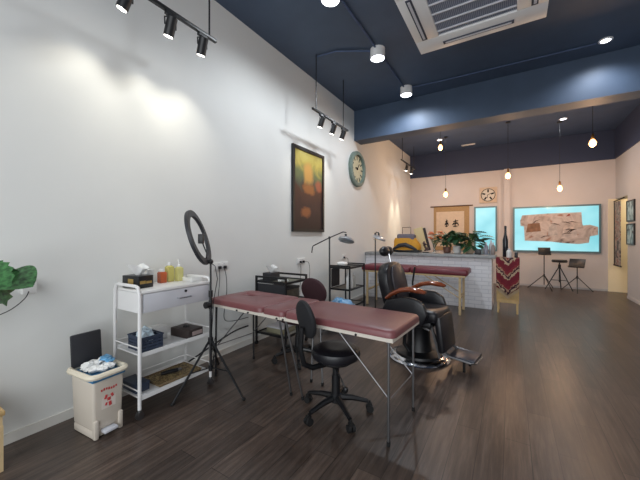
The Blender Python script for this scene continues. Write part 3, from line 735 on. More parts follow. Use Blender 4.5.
def bottle(name, loc, prof, m, capm, label, cat='bottle', group=None, n=16, cap=None, sq=False):
    t = thing(name, label, cat, loc, 0, group)
    MB().lathe(prof, n=4 if sq else n, rot=Matrix.Rotation(R(45), 3, 'Z') if sq else None).build('bottle_body', m, t)
    if cap: MB().lathe(cap, n=14).build('cap', capm, t)
    return t
bottle('jar', (.17, 1.55, .976), [(.026, 0), (.03, .01), (.03, .09), (.026, .10)], mat('frosted jar', (212, 214, 214), .3), WPLAS, 'squat frosted jar beside the tissue box on the white trolley', 'jar', cap=[(.028, .10), (.028, .125), (.02, .128)])
bottle('lotion_bottle', (.19, 1.645, .976), [(.038, 0), (.04, .01), (.04, .09), (.03, .10)], ORANGE, WPLAS, 'short square bottle of orange liquid on the white trolley', sq=True, cap=[(.024, .10), (.024, .122), (.018, .125)])
bottle('lotion_bottle', (.17, 1.73, .976), [(.038, 0), (.04, .01), (.04, .135), (.018, .15)], YELLOW, WPLAS, 'yellow bottle beside the orange one on the white trolley', sq=True, cap=[(.016, .15), (.016, .175), (.012, .178)])
bottle('pump_bottle', (.21, 1.80, .976), [(.038, 0), (.04, .01), (.04, .12), (.018, .135)], mat('pale yellow liquid', (228, 222, 150), .2, trans=.3), WPLAS, 'pale yellow pump bottle, rightmost of the bottles on the white trolley', sq=True, cap=[(.014, .135), (.014, .15), (.005, .155), (.005, .185), (.012, .19), (.012, .20)])
t = thing('plastic_tray', 'shallow white tray at the right end of the white trolley top', 'tray', (.27, 1.872, .976))
MB().box2((-.11, -.05, 0), (.11, .05, .008)).build('tray_base', WPLAS, t)
MB().tube([(-.11, -.05, .03), (.11, -.05, .03), (.11, .05, .03), (-.11, .05, .03)], .006, 6, closed=True).box2((-.11, -.052, .0), (.11, -.048, .03)).box2((-.11, .048, .0), (.11, .052, .03)).box2((-.112, -.05, 0), (-.108, .05, .03)).box2((.108, -.05, 0), (.112, .05, .03)).build('tray_rim', WPLAS, t)
# middle shelf
ZM = .483
t = thing('storage_basket', 'slate blue slatted basket on the middle shelf of the white trolley', 'basket', (.33, 1.42, ZM))
k = MB()
for z in (.02, .045, .07, .095):
    k.box2((-.10, -.085, z-.009), (.10, -.078, z+.009)).box2((-.10, .078, z-.009), (.10, .085, z+.009)).box2((-.105, -.085, z-.009), (-.098, .085, z+.009)).box2((.098, -.085, z-.009), (.105, .085, z+.009))
for x in (-.1, 0, .1):
    for y in (-.081, .081): k.box2((x-.006, y-.003, 0), (x+.006, y+.003, .11))
for y in (-.04, .04):
    for x in (-.101, .101): k.box2((x-.003, y-.006, 0), (x+.003, y+.006, .11))
k.box2((-.1, -.08, 0), (.1, .08, .006)).build('basket_body', SLATE, t)
MB().tube([(-.105, -.086, .112), (.105, -.086, .112), (.105, .086, .112), (-.105, .086, .112)], .007, 6, closed=True).build('basket_rim', SLATE, t)
random.seed(12); k = MB()
for i in range(11):
    k.box((random.uniform(-.07, .07), random.uniform(-.06, .06), random.uniform(-.01, .02)), (.06, .045, .07), rot=(Matrix.Rotation(random.uniform(0, 3), 3, 'Z') @ Matrix.Rotation(random.uniform(.2, .9), 3, 'X')), bevel=.006)
o = k.build('sachets', PAPERB, None, loc=(.33, 1.42, ZM+.10)); tag(o, 'pale blue paper sachets filling the slate basket', 'sachets', kind='stuff')
t = thing('paper_packet', 'plain white packet standing between basket and dark carton on the trolley', 'packet', (.20, 1.60, ZM))
MB().box2((-.05, -.06, 0), (.05, .06, .11), bevel=.004).build('packet_body', WPLAS, t); MB().box2((-.05, -.06, .108), (.05, .06, .114)).build('flap', TISSUE, t)
t = thing('glove_box', 'dark brown glove carton on the middle shelf of the white trolley', 'box', (.33, 1.80, ZM), R(4))
MB().box2((-.12, -.08, 0), (.12, .08, .075), bevel=.003).build('carton', CARD, t)
MB().box2((.121, -.04, .02), (.122, .07, .055)).build('label_panel', mat('carton label', (168, 150, 146), .6), t)
crumple(4, (0, 0, .08), (.05, .02, .004), .024, 3).build('gloves', BLACKP, t, 20)
# bottom shelf
ZB = .153
t = thing('storage_box', 'dark slate lidded box at the left end of the lowest trolley shelf', 'box', (.27, 1.37, ZB))
MB().box2((-.11, -.055, 0), (.11, .055, .06), bevel=.004).build('box_body', SLATE, t); MB().box2((-.113, -.058, .055), (.113, .058, .07), bevel=.003).build('lid', SLATE, t)
t = thing('patterned_tray', 'gilt patterned tray lying on the lowest shelf of the white trolley', 'tray', (.30, 1.68, ZB))
MB().box2((-.13, -.20, 0), (.13, .20, .012), bevel=.003).build('tray_base', GOLDTRAY, t)
MB().tube([(-.13, -.20, .015), (.13, -.20, .015), (.13, .20, .015), (-.13, .20, .015)], .006, 6, closed=True).build('tray_rim', mat('tray edge', (120, 100, 70), .5), t)
t = thing('hair_clipper', 'small black cordless clipper lying on the gilt patterned tray', 'clipper', (.30, 1.66, ZB+.034), R(70))
MB().tube([(-.08, 0, 0), (-.02, 0, .003), (.06, 0, .004)], [.014, .019, .017], 10).build('clipper_body', BLACKP, t); MB().box((.075, 0, .005), (.03, .034, .014)).build('blade', STEEL, t)

# ---------------------------------------------------------------- ring light
t = thing('ring_light', 'tall black ring light on a tripod beside the white trolley', 'ring light', (.495, 1.935, 0))
MB().cyl((0, 0, .16), (0, 0, .85), .013, n=12).cyl((0, 0, .6), (0, 0, 1.17), .009, n=12).build('pole', BLACK, t)
for (fx, fy) in ((.46, -.03), (.02, -.40), (-.32, .36)):
    d = Vector((fx, fy, 0)); lg = MB().cyl((d*.05)+Vector((0, 0, .42)), d+Vector((0, 0, .012)), .010, n=8).cyl(Vector((0, 0, .17)), d*.55+Vector((0, 0, .198)), .006, n=8).build('leg', BLACK, t)
    MB().ball(d+Vector((0, 0, .013)), (.016, .016, .013)).build('rubber_foot', FELT, lg)
for z0, z1, r_ in ((.39, .45, .024), (.83, .89, .02), (.14, .19, .02)): MB().cyl((0, 0, z0), (0, 0, z1), r_, n=14).build('collar', BLACK, t)
MB().cyl((-.0, -.02, .76), (.0, -.06, .76), .03, n=14).cyl((0, 0, .72), (0, 0, .80), .018, n=12).build('knob', BLACK, t)
# ring: image-plane axes from the stand: right = (c, s), away = (-s, c)
c_, s_ = math.cos(R(31.64)), math.sin(R(31.64))
rt = Vector((.635, .772, 0)); aw = Vector((-.772, .635, 0)); upv = Vector((0, 0, 1))
nrm = (-(rt*.90+upv*.29)+aw*.22).normalized()
rc = Vector((-.085, -.07, 1.385))
qr = nrm.to_track_quat('Z', 'Y').to_matrix()
ring = MB(); N = 48; prof = [(-.028, -.016), (.028, -.016), (.031, .0), (.028, .012), (-.028, .012), (-.031, 0)]
vs = []; R0 = .235
for i in range(N):
    a = 2*math.pi*i/N
    for dr, dz in prof: vs.append(rc + qr @ Vector(((R0+dr)*math.cos(a), (R0+dr)*math.sin(a), dz)))
ring._add(vs, [(i*6+k, i*6+(k+1) % 6, ((i+1) % N)*6+(k+1) % 6, ((i+1) % N)*6+k) for i in range(N) for k in range(6)])
rg = ring.build('ring_housing', CHAR, t)
dif = MB(); vs = []
for i in range(N):
    a = 2*math.pi*i/N
    for dr, dz in ((-.024, .0125), (.024, .0125), (.024, .016), (-.024, .016)): vs.append(rc + qr @ Vector(((R0+dr)*math.cos(a), (R0+dr)*math.sin(a), dz)))
dif._add(vs, [(i*4+k, i*4+(k+1) % 4, ((i+1) % N)*4+(k+1) % 4, ((i+1) % N)*4+k) for i in range(N) for k in range(4)])
dif.build('diffuser', WPLAS, rg)
bot = min((rc + qr @ Vector((R0*math.cos(2*math.pi*i/N), R0*math.sin(2*math.pi*i/N), 0)) for i in range(N)), key=lambda v: v.z)
MB().tube([(0, 0, 1.15), (0, 0, 1.17), bot], .016, 10).ball((0, 0, 1.16), .024).build('swivel_joint', BLACK, t)
MB().tube([bot, bot.lerp(rc, .35)+aw*-.04+rt*.03, bot.lerp(rc, .8)+rt*.02], .006, 8).box(bot.lerp(rc, .95)+rt*.02, (.05, .03, .09), rz=R(30), bevel=.004).build('phone_holder', BLACKP, t)
MB().tube([(0, 0, 1.15), (.05, .01, 1.12), (.07, .02, 1.0), (.03, .01, .80), (.015, 0, .5), (.03, .01, .2), (.0, .0, .15)], .004, 6).build('power_lead', BLACK, t)

# ---------------------------------------------------------------- black trolleys
def rod_frame(k, x0, x1, y0, y1, z, r=.009):
    k.tube([(x0, y0, z), (x1, y0, z), (x1, y1, z), (x0, y1, z)], r, 4, closed=True)
def black_trolley(loc, hx, hy, H, zs, label, topmat, handle_y=1, group='black metal trolleys along the wall'):
    t = thing('black_trolley', label, 'trolley', loc, 0, group)
    for sx in (-1, 1):
        for sy in (-1, 1):
            lg = MB().box2((sx*hx-.011, sy*hy-.011, .05), (sx*hx+.011, sy*hy+.011, H)).build('post', BLACK, t)
            MB().cyl((sx*hx-.01, sy*hy, .025), (sx*hx+.01, sy*hy, .025), .025, n=14).build('caster', FELT, lg)
    for i, z in enumerate(zs):
        k = MB(); a = hx-.006; b_ = hy-.006
        k.box2((-a, -b_, z), (a, -b_+.012, z+.03)).box2((-a, b_-.012, z), (a, b_, z+.03)).box2((-a, -b_, z), (-a+.012, b_, z+.03)).box2((a-.012, -b_, z), (a, b_, z+.03))
        sh = k.build('shelf_frame', BLACK, t)
        MB().box2((-a+.012, -b_+.012, z+.008), (a-.012, b_-.012, z+.016)).build('shelf_panel', topmat if i == 0 else mat('shelf panel', (118, 116, 108), .5), sh)
    for sy in (-1, 1):
        MB().box2((-hx+.011, sy*hy-.010, H-.024), (hx-.011, sy*hy+.010, H)).build('top_rail', BLACK, t)
    return t
T2 = (.32, 3.21, 0)
tt = black_trolley(T2, .24, .22, .89, (.80, .56, .14), 'black metal trolley behind the head of the foreground table', mat('grey green shelf', (112, 112, 98), .5))
MB().box2((-.226, -.216, .60), (.226, -.208, .79)).build('end_panel', CHAR, tt)
tt = black_trolley((.40, 4.98, 0), .19, .30, .90, (.84, .47, .18), 'black metal trolley beside the magnifier lamp', mat('dark shelf', (60, 60, 58), .5))
MB().box2((-.176, -.28, .51), (-.170, .02, .83)).build('back_panel', CHAR, tt)
# on trolley 2
tissue_box((.22, 3.12, .8165), R(0), 'dark tissue box with white tissue on the black trolley behind the table', CHAR, (.12, .20, .11), False)
o = crumple(7, (0, 0, 0), (.05, .06, .012), .03, 21).build('cotton_wool', TISSUE, None, 20, loc=(.42, 3.06, .838))
tag(o, 'heap of white cotton wool on the black trolley behind the foreground table', 'cotton wool', kind='stuff')
t = thing('storage_box', 'dark box on the middle shelf of the trolley behind the foreground table', 'box', (.32, 3.22, .5765))
MB().box2((-.17, -.15, 0), (.17, .15, .16), bevel=.004).build('box_body', mat('mottled carton', (92, 88, 78), .6, noise=.4, nscale=18), t); MB().box2((-.173, -.153, .14), (.173, .153, .17), bevel=.003).build('lid', CHAR, t)
t = thing('storage_box', 'pale carton on the lowest shelf of the trolley behind the foreground table', 'box', (.32, 3.2, .1565))
MB().box2((-.13, -.14, 0), (.13, .14, .08), bevel=.004).build('box_body', mat('pale carton', (150, 146, 122), .6), t); MB().box2((-.133, -.143, .065), (.133, .143, .085), bevel=.003).build('lid', GREYW, t)
# on trolley 3
t = thing('white_dish', 'white lidded dish on top of the black trolley beside the magnifier lamp', 'dish', (.36, 4.85, .8565))
MB().lathe([(.05, 0), (.085, .01), (.10, .06), (.095, .065)], n=20).build('bowl', WPLAS, t); MB().lathe([(.10, .065), (.08, .085), (.02, .095)], n=20).build('lid', WPLAS, t)
for i, (x, y, h, m_, lb) in enumerate([(.50, 4.80, .30, WPLAS, 'white squeeze bottle nearest the lamp on the black trolley shelf'), (.50, 4.93, .31, WPLAS, 'white squeeze bottle in the middle of the black trolley shelf'), (.49, 5.06, .27, mat('pale grey bottle', (196, 196, 190), .4), 'pale grey squeeze bottle, third along the black trolley shelf')]):
    bottle('squeeze_bottle', (x, y, .4865), [(.03, 0), (.034, .01), (.034, h*.65), (.012, h*.8)], m_, WPLAS, lb, 'bottle', 'bottles on the lower shelf of the black trolley', cap=[(.012, h*.8), (.012, h*.9), (.004, h)])
# blue bag on floor behind the table
t = thing('plastic_bag', 'blue and white plastic bag on the floor beneath the magnifier lamp', 'bag', (.62, 4.3, 0))
random.seed(4); bm = bmesh.new(); bmesh.ops.create_icosphere(bm, subdivisions=4, radius=1)
from mathutils import noise as mn
for v in bm.verts:
    n_ = mn.noise(v.co*2.3); v.co *= 1+.22*n_; v.co = Vector((v.co.x*.25, v.co.y*.23, max(0, v.co.z*.22+.2)))
kb = MB(); kb.bm.free(); kb.bm = bm; kb.build('bag_body', mat('blue bag film', (110, 156, 196), .35, noise=.35, nscale=7), t)
crumple(4, (0, 0, .40), (.05, .06, .01), .05, 31, .8).build('bag_knot', BLUEF, t, 20)
# ---------------------------------------------------------------- magnifier lamps
def mag_lamp(loc, rz, H, label, long_arm=True):
    t = thing('magnifier_lamp', label, 'lamp', loc, rz, 'magnifier floor lamps')
    for i in range(5):
        a = R(72*i+20); lg = MB().tube([(0, 0, .08), (math.cos(a)*.12, math.sin(a)*.12, .07), (math.cos(a)*.24, math.sin(a)*.24, .04)], [.016, .014, .011], 8).build('base_leg', BLACKP, t)
        MB().ball((math.cos(a)*.24, math.sin(a)*.24, .022), (.02, .02, .022)).build('caster', FELT, lg)
    MB().cyl((0, 0, .06), (0, 0, H), .011, n=12).ball((0, 0, H), .02).build('pole', STEEL if False else mat('grey pole', (64, 66, 68), .35, .6), t)
    if long_arm: MB().tube([(-.26, 0, H-.22), (-.25, 0, H-.14), (-.24, 0, H-.12), (0, 0, H), (.20, 0, H+.085), (.25, 0, H+.075)], .008, 8).build('arm', BLACK, t)
    else: MB().tube([(0, 0, H-.02), (.03, 0, H+.03), (.10, 0, H+.02), (.12, 0, H)], .008, 8).build('arm', BLACK, t)
    hx = .25 if long_arm else .12; hz = H-.035 if long_arm else H-.08
    hd = MB().lathe([(.03, .045), (.07, .04), (.115, .015), (.12, -.012), (.105, -.02)], (hx, 0, hz), 28, rot=Matrix.Rotation(R(14), 3, 'Y') @ Matrix.Rotation(R(-16), 3, 'X')).build('lamp_head', mat('lamp silver', (190, 192, 196), .3, .6), t)
    MB().lathe([(.10, -.016), (.10, -.024)], (hx, 0, hz), 24).build('lens', GLASS, hd)
    MB().cyl((hx-.01, 0, hz+.04), (hx-.01, 0, hz+.09), .016, n=10).build('joint', BLACK, t)
mag_lamp((.62, 3.95, 0), R(34), 1.375, 'magnifier floor lamp with long arm beside the black trolley')
mag_lamp((.80, 5.30, 0), R(-35), 1.44, 'upright magnifier floor lamp between the trolley and the barber chair', False)

# ---------------------------------------------------------------- things on the counter
CT = 1.0355
t = thing('canvas_bag', 'yellow and grey canvas bag slumped on the left of the bar counter', 'bag', (.86, 7.05, CT))
def bagf(u, v):
    a = 2*math.pi*u; w_ = .31*(1-.25*v**2); d_ = .15*(1-.35*v)
    x = w_*math.copysign(abs(math.cos(a))**.6, math.cos(a)); y = d_*math.copysign(abs(math.sin(a))**.6, math.sin(a))
    return Vector((x+.02*math.sin(5*v), y, .05+.27*v))
MB().grid(bagf, 32, 8).build('bag_body', YBAG, t)
MB().box((0, 0, .03), (.62, .30, .06), bevel=.02).build('bag_base', BLACKP, t)
MB().tube([(-.26, -.15, .07), (-.12, -.165, .15), (.02, -.165, .17), (.15, -.165, .12), (.27, -.15, .06)], [.02, .045, .05, .04, .02], 8).build('front_pocket', CHAR, t)
MB().box((0, 0, .33), (.40, .19, .16), bevel=.04).build('bag_top', GBAG, t)
MB().tube([(-.09, 0, .39), (-.09, 0, .56), (.10, 0, .56), (.10, 0, .39)], .007, 8).build('bag_handle', BLACKP, t)
t = thing('cardboard_folder', 'cream folder leaning behind the yellow bag on the counter', 'folder', (1.15, 7.20, CT+.02))
MB().box((-.02, .05, .27), (.20, .03, .53), rot=Matrix.Rotation(R(-14), 3, 'Y')).build('folder_cover', mat('cream card', (222, 200, 150), .6), t)
MB().box((.09, .08, .27), (.09, .03, .52), rot=Matrix.Rotation(R(-14), 3, 'Y')).build('folder_spine', CARD, t)
t = thing('wine_rack', 'small dark figurine holder beside the yellow bag on the counter', 'ornament', (1.31, 6.95, CT))
k = MB().box((0, 0, .01), (.12, .12, .02), bevel=.004); k.build('ornament_base', BLACKP, t)
k = MB()
random.seed(8)
for i in range(9): k.ball((random.uniform(-.04, .04), random.uniform(-.04, .04), .05+.022*i), random.uniform(.02, .032), 10)
k.build('ornament_body', art_material('mottled ornament', 30, [(.4, (40, 32, 36)), (.55, (104, 70, 62)), (.7, (190, 180, 172))], 1), t)
t.name = 'table_ornament'
t = thing('flower_vase', 'clear vase of orange flowers on the bar counter', 'vase', (1.46, 7.1, CT))
MB().lathe([(.03, 0), (.032, .01), (.02, .06), (.028, .16), (.036, .18), (.03, .17), (.018, .06), (.012, .02)], n=18).build('glass_vase', GLASS, t)
random.seed(2); k = MB(); k2 = MB()
for i in range(13):
    a = random.uniform(0, 6.28); r_ = random.uniform(.03, .17); z = random.uniform(.30, .50); p = Vector((math.cos(a)*r_, math.sin(a)*r_*.7, z))
    k2.tube([(0, 0, .08), (p.x*.4, p.y*.4, .2), p], .003, 5)
    for j in range(6):
        b_ = 6.28*j/6; k.ball(p+Vector((math.cos(b_)*.022, math.sin(b_)*.022, .006*(j % 2))), (.02, .02, .012), 8)
k.build('blossoms', FLOWER, t); k2.build('stems', STEM, t)

def leaf_mesh(k, M, L, W, notch=0, curl=.15):
    """lobed leaf blade along local +Y"""
    n = 12; left = []; right = []; mid = []
    for i in range(n+1):
        v = i/n; w = W*math.sin(math.pi*min(1, v*.93+.07))**.7*(1-.25*v)
        if notch and i % 2 == 1 and 1 < i < n: w *= (1-notch)
        if i == n: w = .001
        z = -curl*L*v*v
        mid.append(M @ Vector((0, L*v, z+.0))); left.append(M @ Vector((-w, L*v+(.06*L if notch and i % 2 == 0 else 0), z+w*.18))); right.append(M @ Vector((w, L*v+(.06*L if notch and i % 2 == 0 else 0), z+w*.18)))
    vs = left+mid+right; m = n+1
    k._add(vs, [(i, i+1, m+i+1, m+i) for i in range(n)]+[(m+i, m+i+1, 2*m+i+1, 2*m+i) for i in range(n)])

def plant(loc, label, n, hmin, hmax, spread, L, W, seed, potprof, potm, leafm=LEAFD, notch=.35, cat='plant', bias=(0, 0), tp=0.):
    t = thing('potted_plant', label, cat, loc)
    MB().lathe(potprof, n=24).build('pot', potm, t)
    random.seed(seed); k = MB(); ks = MB(); ph = potprof[-1][1]
    MB().lathe([(potprof[-1][0]*.9, ph-.02), (potprof[-1][0]*.9, ph-.012)], n=20).build('soil', mat('soil', (48, 38, 32), .9), t)
    for i in range(n):
        a = 2.4*i+random.uniform(-.3, .3); r_ = spread*math.sqrt((i+.5)/n); z = ph+random.uniform(hmin, hmax)*(1-.35*r_/spread)
        p = Vector((math.cos(a)*r_+bias[0], math.sin(a)*r_*.6+bias[1], z))
        ks.tube([(0, 0, ph-.02), (p.x*.35, p.y*.35, ph+(z-ph)*.7), p], .004, 5)
        M = Matrix.Translation(p) @ Matrix.Rotation(a-math.pi/2+random.uniform(-.5, .5), 4, 'Z') @ Matrix.Rotation(random.uniform(-.7, .35)+tp, 4, 'X') @ Matrix.Rotation(random.uniform(-.5, .5), 4, 'Y')
        l_ = L*random.uniform(.75, 1.2); leaf_mesh(k, M, l_, W*l_/L, notch)
    k.build('foliage', leafm, t, 60); ks.build('stems', STEM, t)
    return t
pot1 = [(.05, 0), (.07, .01), (.085, .12), (.08, .13)]
plant((1.72, 7.10, CT), 'bushy dark green plant in a low pot next to the orange flowers', 40, .08, .36, .17, .15, .062, 11, pot1, mat('brown pot', (110, 76, 64), .5), bias=(-.02, 0))
plant((1.93, 7.00, CT), 'leafy dark green plant in a grey ceramic pot, middle of the counter plants', 40, .08, .38, .16, .16, .062, 12, [(.06, 0), (.08, .02), (.085, .14), (.07, .16)], TERRA)
plant((2.16, 7.14, CT), 'large split leaf plant in a pale pot, rightmost of the counter plants', 44, .0, .38, .24, .20, .08, 13, [(.055, 0), (.07, .01), (.08, .13), (.075, .14)], PAPERG, notch=.5, bias=(.02, 0))
t = thing('square_planter', 'small black square planter on the counter beneath the split leaf plant', 'planter', (2.33, 6.86, CT))
MB().box2((-.055, -.055, 0), (.055, .055, .10), bevel=.004).build('planter_body', BLACKP, t); MB().box2((-.045, -.045, .1), (.045, .045, .106)).build('soil', mat('planter soil', (50, 40, 32), .9), t)
for (x, y, h, r_, m_, lb) in [(2.40, 7.02, .17, .026, mat('clear bottle', (176, 196, 204), .15, trans=.4), 'slim clear bottle beside the black planter on the counter'),
                       (2.47, 6.94, .24, .04, mat('grey bottle', (142, 142, 152), .3), 'round shouldered grey bottle on the counter end'),
                       (2.55, 7.06, .28, .04, mat('white bottle', (196, 196, 200), .3), 'tall pale grey bottle behind the others on the counter end'),
                       (2.595, 6.90, .24, .036, mat('taupe bottle', (150, 136, 130), .35), 'taupe bottle at the right edge of the counter')]:
    bottle('bottle', (x, y, CT), [(r_*.9, 0), (r_, .01), (r_, h*.65), (r_*.4, h*.82)], m_, GREYW, lb, 'bottle', 'bottles on the counter end', cap=[(r_*.42, h*.82), (r_*.42, h*.95), (r_*.3, h)])
# ---------------------------------------------------------------- pine cabinet with rug
PC = (2.838, 6.72, 0)
t = thing('pine_cabinet', 'pine cabinet on short legs at the right end of the bar counter', 'cabinet', PC)
MB().box2((-.175, -.17, .19), (.175, .18, .985), bevel=.004).build('cabinet_body', PINE, t)
for sx in (-1, 1):
    for sy in (-1, 1): MB().box2((sx*.149-.016, sy*.154-.016, 0), (sx*.149+.016, sy*.154+.016, .19)).build('leg', PINE, t)
MB().box2((-.165, -.18, .19), (.165, -.17, .24)).build('rail', PINE, t)
def rugf(u, v):
    x = (u-.5)*.365; e = .44+.15*(1-abs(2*u-1))   # length of the hang
    if v < .35: return Vector((x, .16-(v/.35)*.35, .995))
    w = (v-.35)/.65; return Vector((x*(1-.05*w), -.192-.012*math.sin(w*3)-.008*math.sin(u*16), .995-w*(e+.08)))
rg = MB(); rg.grid(rugf, 24, 20); o = rg.build('draped_rug', RUG, None, 60, loc=(PC[0], PC[1], 0))
so = o.modifiers.new('thick', 'SOLIDIFY'); so.thickness = .008; so.offset = 1
tag(o, 'red and cream patterned rug draped over the pine cabinet', 'rug')
k = MB()
for i in range(24):
    u = (i+.5)/24; p = rugf(u, 1); k.tube([p, p+Vector((0, -.004, -.03)), p+Vector((.004, 0, -.055))], .0045, 5)
k.build('fringe', mat('fringe cream', (196, 176, 150), .9), o)
t = thing('tall_bottle', 'tall slim black bottle standing on the rug covered cabinet', 'bottle', (2.80, 6.82, 1.005))
MB().lathe([(.04, 0), (.045, .01), (.045, .32), (.022, .42), (.018, .53), (.02, .54)], n=20).build('bottle_body', mat('black glass', (20, 24, 34), .12), t)
MB().lathe([(.021, .54), (.021, .58), (.018, .585)], n=16).build('cap', BLACKP, t)
t = thing('white_bottle', 'white plastic bottle standing on the rug covered cabinet', 'bottle', (2.86, 6.66, 1.005))
MB().lathe([(.038, 0), (.042, .01), (.042, .12), (.02, .14)], n=20).build('bottle_body', WPLAS, t); MB().lathe([(.02, .14), (.02, .165), (.016, .168)], n=16).build('cap', GREYW, t)
t = thing('small_jar', 'small dark jar beside the white bottle on the rug covered cabinet', 'jar', (2.97, 6.70, 1.005))
MB().lathe([(.025, 0), (.028, .01), (.028, .08), (.022, .09)], n=18).build('jar_body', CHAR, t); MB().lathe([(.024, .09), (.024, .11), (.02, .112)], n=16).build('lid', STEEL, t)

# ---------------------------------------------------------------- music stands and tripod seat
def music_stand(loc, rz, H, label, tilt, w=.46, h=.33):
    t = thing('music_stand', label, 'music stand', loc, rz, 'music stands in front of the cyan window')
    for i in range(3):
        a = R(120*i-90+15); MB().cyl((math.cos(a)*.02, math.sin(a)*.02, .36), (math.cos(a)*.36, math.sin(a)*.36, .01), .010, n=8).build('leg', BLACK, t)
    MB().cyl((0, 0, .12), (0, 0, H), .011, n=10).cyl((0, 0, .33), (0, 0, .40), .02, n=10).build('pole', BLACK, t)
    M = Matrix.Translation((0, -.02, H+.06)) @ Matrix.Rotation(R(tilt), 4, 'X')
    d = MB().box(M @ Vector((0, 0, 0)), (w, .012, h), rot=M.to_3x3(), bevel=.003).build('desk', BLACK, t)
    MB().box(M @ Vector((0, -.03, -h/2)), (w, .06, .01), rot=M.to_3x3()).build('lip', BLACK, d)
music_stand((3.63, 10.02, 0), R(8), .94, 'black music stand left of the tripod stool before the cyan window', -18, .27, .2)
music_stand((4.30, 9.98, 0), R(-22), .66, 'black music stand right of the tripod stool before the cyan window', -30, .32, .24)
t = thing('tripod_stool', 'black tripod stool with flat round seat between the two music stands', 'stool', (3.96, 10.1, 0))
for i in range(3):
    a = R(120*i+80); MB().cyl((0, 0, .62), (math.cos(a)*.33, math.sin(a)*.26, .01), .012, n=8).build('leg', BLACK, t)
MB().cyl((0, 0, .2), (0, 0, .72), .014, n=10).cyl((0, 0, .58), (0, 0, .66), .03, n=12).build('pole', BLACK, t)
MB().lathe([(.05, .71), (.16, .72), (.17, .75), (.155, .785), (.05, .79)], n=28).build('seat', LEATH, t)
for i in range(3):
    a = R(120*i+80); MB().cyl((0, 0, .25), (math.cos(a)*.2, math.sin(a)*.16, .26), .007, n=8).build('strut', BLACK, t)

# ---------------------------------------------------------------- sockets and leads on the left wall
def socket(y, z, label, plugs, w=.15):
    t = thing('wall_socket', label, 'socket', (0, y, z), 0, 'white power sockets on the left wall')
    MB().box2((0, -w/2, -.043), (.012, w/2, .043), bevel=.004).build('socket_plate', WPLAS, t)
    for i, sy in enumerate((-.038, .038)):
        MB().box2((.012, sy-.008, .018), (.015, sy+.008, .03)).build('switch', GREYW, t)
        if i in plugs: MB().box2((.012, sy-.014, -.032), (.045, sy+.014, .002), bevel=.005).build('plug', BLACKP if plugs[i] == 'b' else WPLAS, t)
socket(2.48, 1.05, 'double white socket behind the ring light', {0: 'b', 1: 'b'}, .2)
socket(4.10, 1.0, 'double white socket below the large painting', {0: 'b', 1: 'b'}, .22)
socket(5.62, .985, 'white socket above the black trolley beside the magnifier lamp', {0: 'b'})
t = thing('wall_socket', 'white socket with bulky adapter beside the leafy plant', 'socket', (0, .77, 1.055), 0, 'white power sockets on the left wall')
MB().box2((0, -.045, -.045), (.012, .045, .045), bevel=.004).build('socket_plate', WPLAS, t)
MB().box2((.012, -.04, -.055), (.075, .035, .035), bevel=.008).build('adapter', WPLAS, t)
def lead(pts, label, r=.004, m=BLACK):
    o = MB().tube(pts, r, 6).build('power_cord', m); recenter(o, pts[0]); tag(o, label, 'cord')
def smoothp(P, n=6):
    P = [Vector(p) for p in P]; out = []
    for i in range(len(P)-1):
        p0, p1, p2, p3 = P[max(i-1, 0)], P[i], P[i+1], P[min(i+2, len(P)-1)]
        for k in range(n):
            t_ = k/n; out.append(.5*((2*p1)+(-p0+p2)*t_+(2*p0-5*p1+4*p2-p3)*t_**2+(-p0+3*p1-3*p2+p3)*t_**3))
    return out+[P[-1]]
lead(smoothp([(.04, 2.42, 1.02), (.05, 2.42, .9), (.035, 2.40, .6), (.035, 2.38, .3), (.03, 2.3, .05)]), 'black cord hanging from the socket behind the ring light, left one')
lead(smoothp([(.04, 2.50, 1.02), (.06, 2.51, .9), (.05, 2.52, .7), (.03, 2.50, .45), (.03, 2.6, .38), (.025, 2.9, .36)]), 'black cord hanging from the socket behind the ring light, right one')
lead(smoothp([(.06, 2.0, .10), (.08, 2.25, .18), (.075, 2.6, .26), (.07, 2.85, .27)]), 'black cord looping low along the left wall under the table', .010)
lead(smoothp([(.04, 4.03, .96), (.05, 4.03, .85), (.03, 4.04, .6), (.03, 4.0, .2)]), 'black cord dropping straight from the socket below the painting')
lead(smoothp([(.04, 4.11, .97), (.07, 4.2, .98), (.06, 4.27, .85), (.04, 4.27, .5), (.04, 4.25, .1)]), 'thin cord looping from the socket below the painting', .003, CHAR)
lead(smoothp([(.05, 5.58, .96), (.09, 5.62, .93), (.06, 5.66, .7), (.04, 5.6, .3)]), 'black cord from the socket above the black trolley')
lead(smoothp([(.065, .77, 1.04), (.09, .74, .98), (.12, .66, .92), (.12, .56, .88), (.10, .45, .82)]), 'thin grey cord curving from the adapter towards the plant', .003, CHAR)

# ---------------------------------------------------------------- pine side table and plant at the left edge
t = thing('side_table', 'pine side table corner at the far left edge beside the wall', 'table', (.175, .33, 0))
MB().box2((-.15, -.26, .33), (.15, .26, .36), bevel=.006).build('tabletop', PINE, t)
MB().box2((-.14, -.25, .27), (.14, .25, .33)).build('apron', PINED, t)
for sx in (-1, 1):
    for sy in (-1, 1): MB().box2((sx*.125-.018, sy*.235-.018, 0), (sx*.125+.018, sy*.235+.018, .27)).build('leg', PINED, t)
t = thing('table_fan', 'small black round gadget on the pine side table', 'gadget', (.15, .54, .3605)); t.name = 'speaker_gadget'
MB().lathe([(.03, 0), (.035, .005), (.035, .04), (.028, .05)], n=18).build('gadget_body', BLACKP, t); MB().lathe([(.022, .05), (.018, .056)], n=16).build('top_button', CHAR, t)
t = thing('leafy_plant', 'broad split leaf green plant at the far left edge of the picture', 'plant', (.26, .24, .3605))
MB().lathe([(.07, 0), (.09, .02), (.11, .2), (.10, .22)], n=24).build('pot', TERRA, t)
ks = MB(); kl = MB()
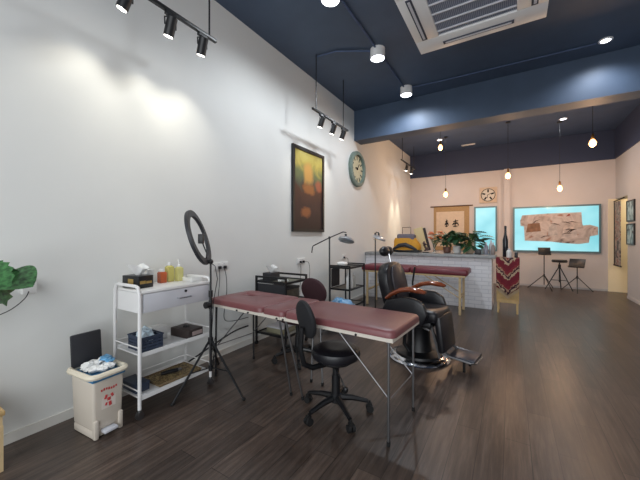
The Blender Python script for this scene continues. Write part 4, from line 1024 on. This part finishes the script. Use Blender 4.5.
for (p, a, rx, ry, L_, W_, nt_, curl) in [((.10, .33, .80), -70, -.1, .5, .20, .13, .0, .2), ((.02, .27, .86), -30, -.1, -.3, .18, .12, .0, .2), ((.16, .18, .84), -60, -.2, .6, .22, .14, .1, .2), ((.10, .27, .80), -30, -.9, .3, .17, .12, .35, .3), ((-.02, .12, .80), 60, .1, 0, .24, .14, .4, .2), ((.1, -.1, .7), 160, 0, 0, .24, .14, .4, .2), ((.04, .36, .80), -20, -.3, -.2, .14, .10, .0, .2)]:
    ks.tube([(0, 0, .2), (p[0]*.4, p[1]*.3, .55), p], .006, 6)
    M = Matrix.Translation(p) @ Matrix.Rotation(R(a), 4, 'Z') @ Matrix.Rotation(rx, 4, 'X') @ Matrix.Rotation(ry, 4, 'Y')
    leaf_mesh(kl, M, L_, W_, nt_, curl)
kl.build('foliage', LEAFV, t, 60); ks.build('stems', STEM, t)

# ---------------------------------------------------------------- light, world, camera
def area(loc, rot, sx, sy, e, c):
    l = bpy.data.lights.new('area', 'AREA'); l.shape = 'RECTANGLE'; l.size = sx; l.size_y = sy; l.energy = e; l.color = c
    o = bpy.data.objects.new('daylight', l); col.objects.link(o); o.location = loc; o.rotation_euler = rot; return o
area((3.0, -2.0, 2.0), (R(86), 0, 0), 5.0, 3.4, 160, (.93, .97, 1))      # daylight through the shop front
l = bpy.data.lights.new('alcove', 'POINT'); l.energy = 30; l.color = (1, .9, .7); l.shadow_soft_size = .15
o = bpy.data.objects.new('alcove_light', l); col.objects.link(o); o.location = (5.9, 9.6, 2.7)
w = bpy.data.worlds.new('World'); scene.world = w; w.use_nodes = True
w.node_tree.nodes['Background'].inputs['Color'].default_value = (.9, .95, 1, 1)
w.node_tree.nodes['Background'].inputs['Strength'].default_value = .4

cam = bpy.data.cameras.new('Camera'); co = bpy.data.objects.new('Camera', cam); col.objects.link(co); scene.camera = co
co.location = (2.89, 0, 1.4); co.rotation_euler = (R(90), 0, math.atan(191/310))
cam.sensor_width = 36; cam.lens = 36*310/640; cam.shift_y = -4/640; cam.clip_start = .05
scene.view_settings.view_transform = 'Standard'; scene.view_settings.look = 'None'; scene.view_settings.exposure = 0
try: scene.cycles.use_denoising = True
except Exception: pass
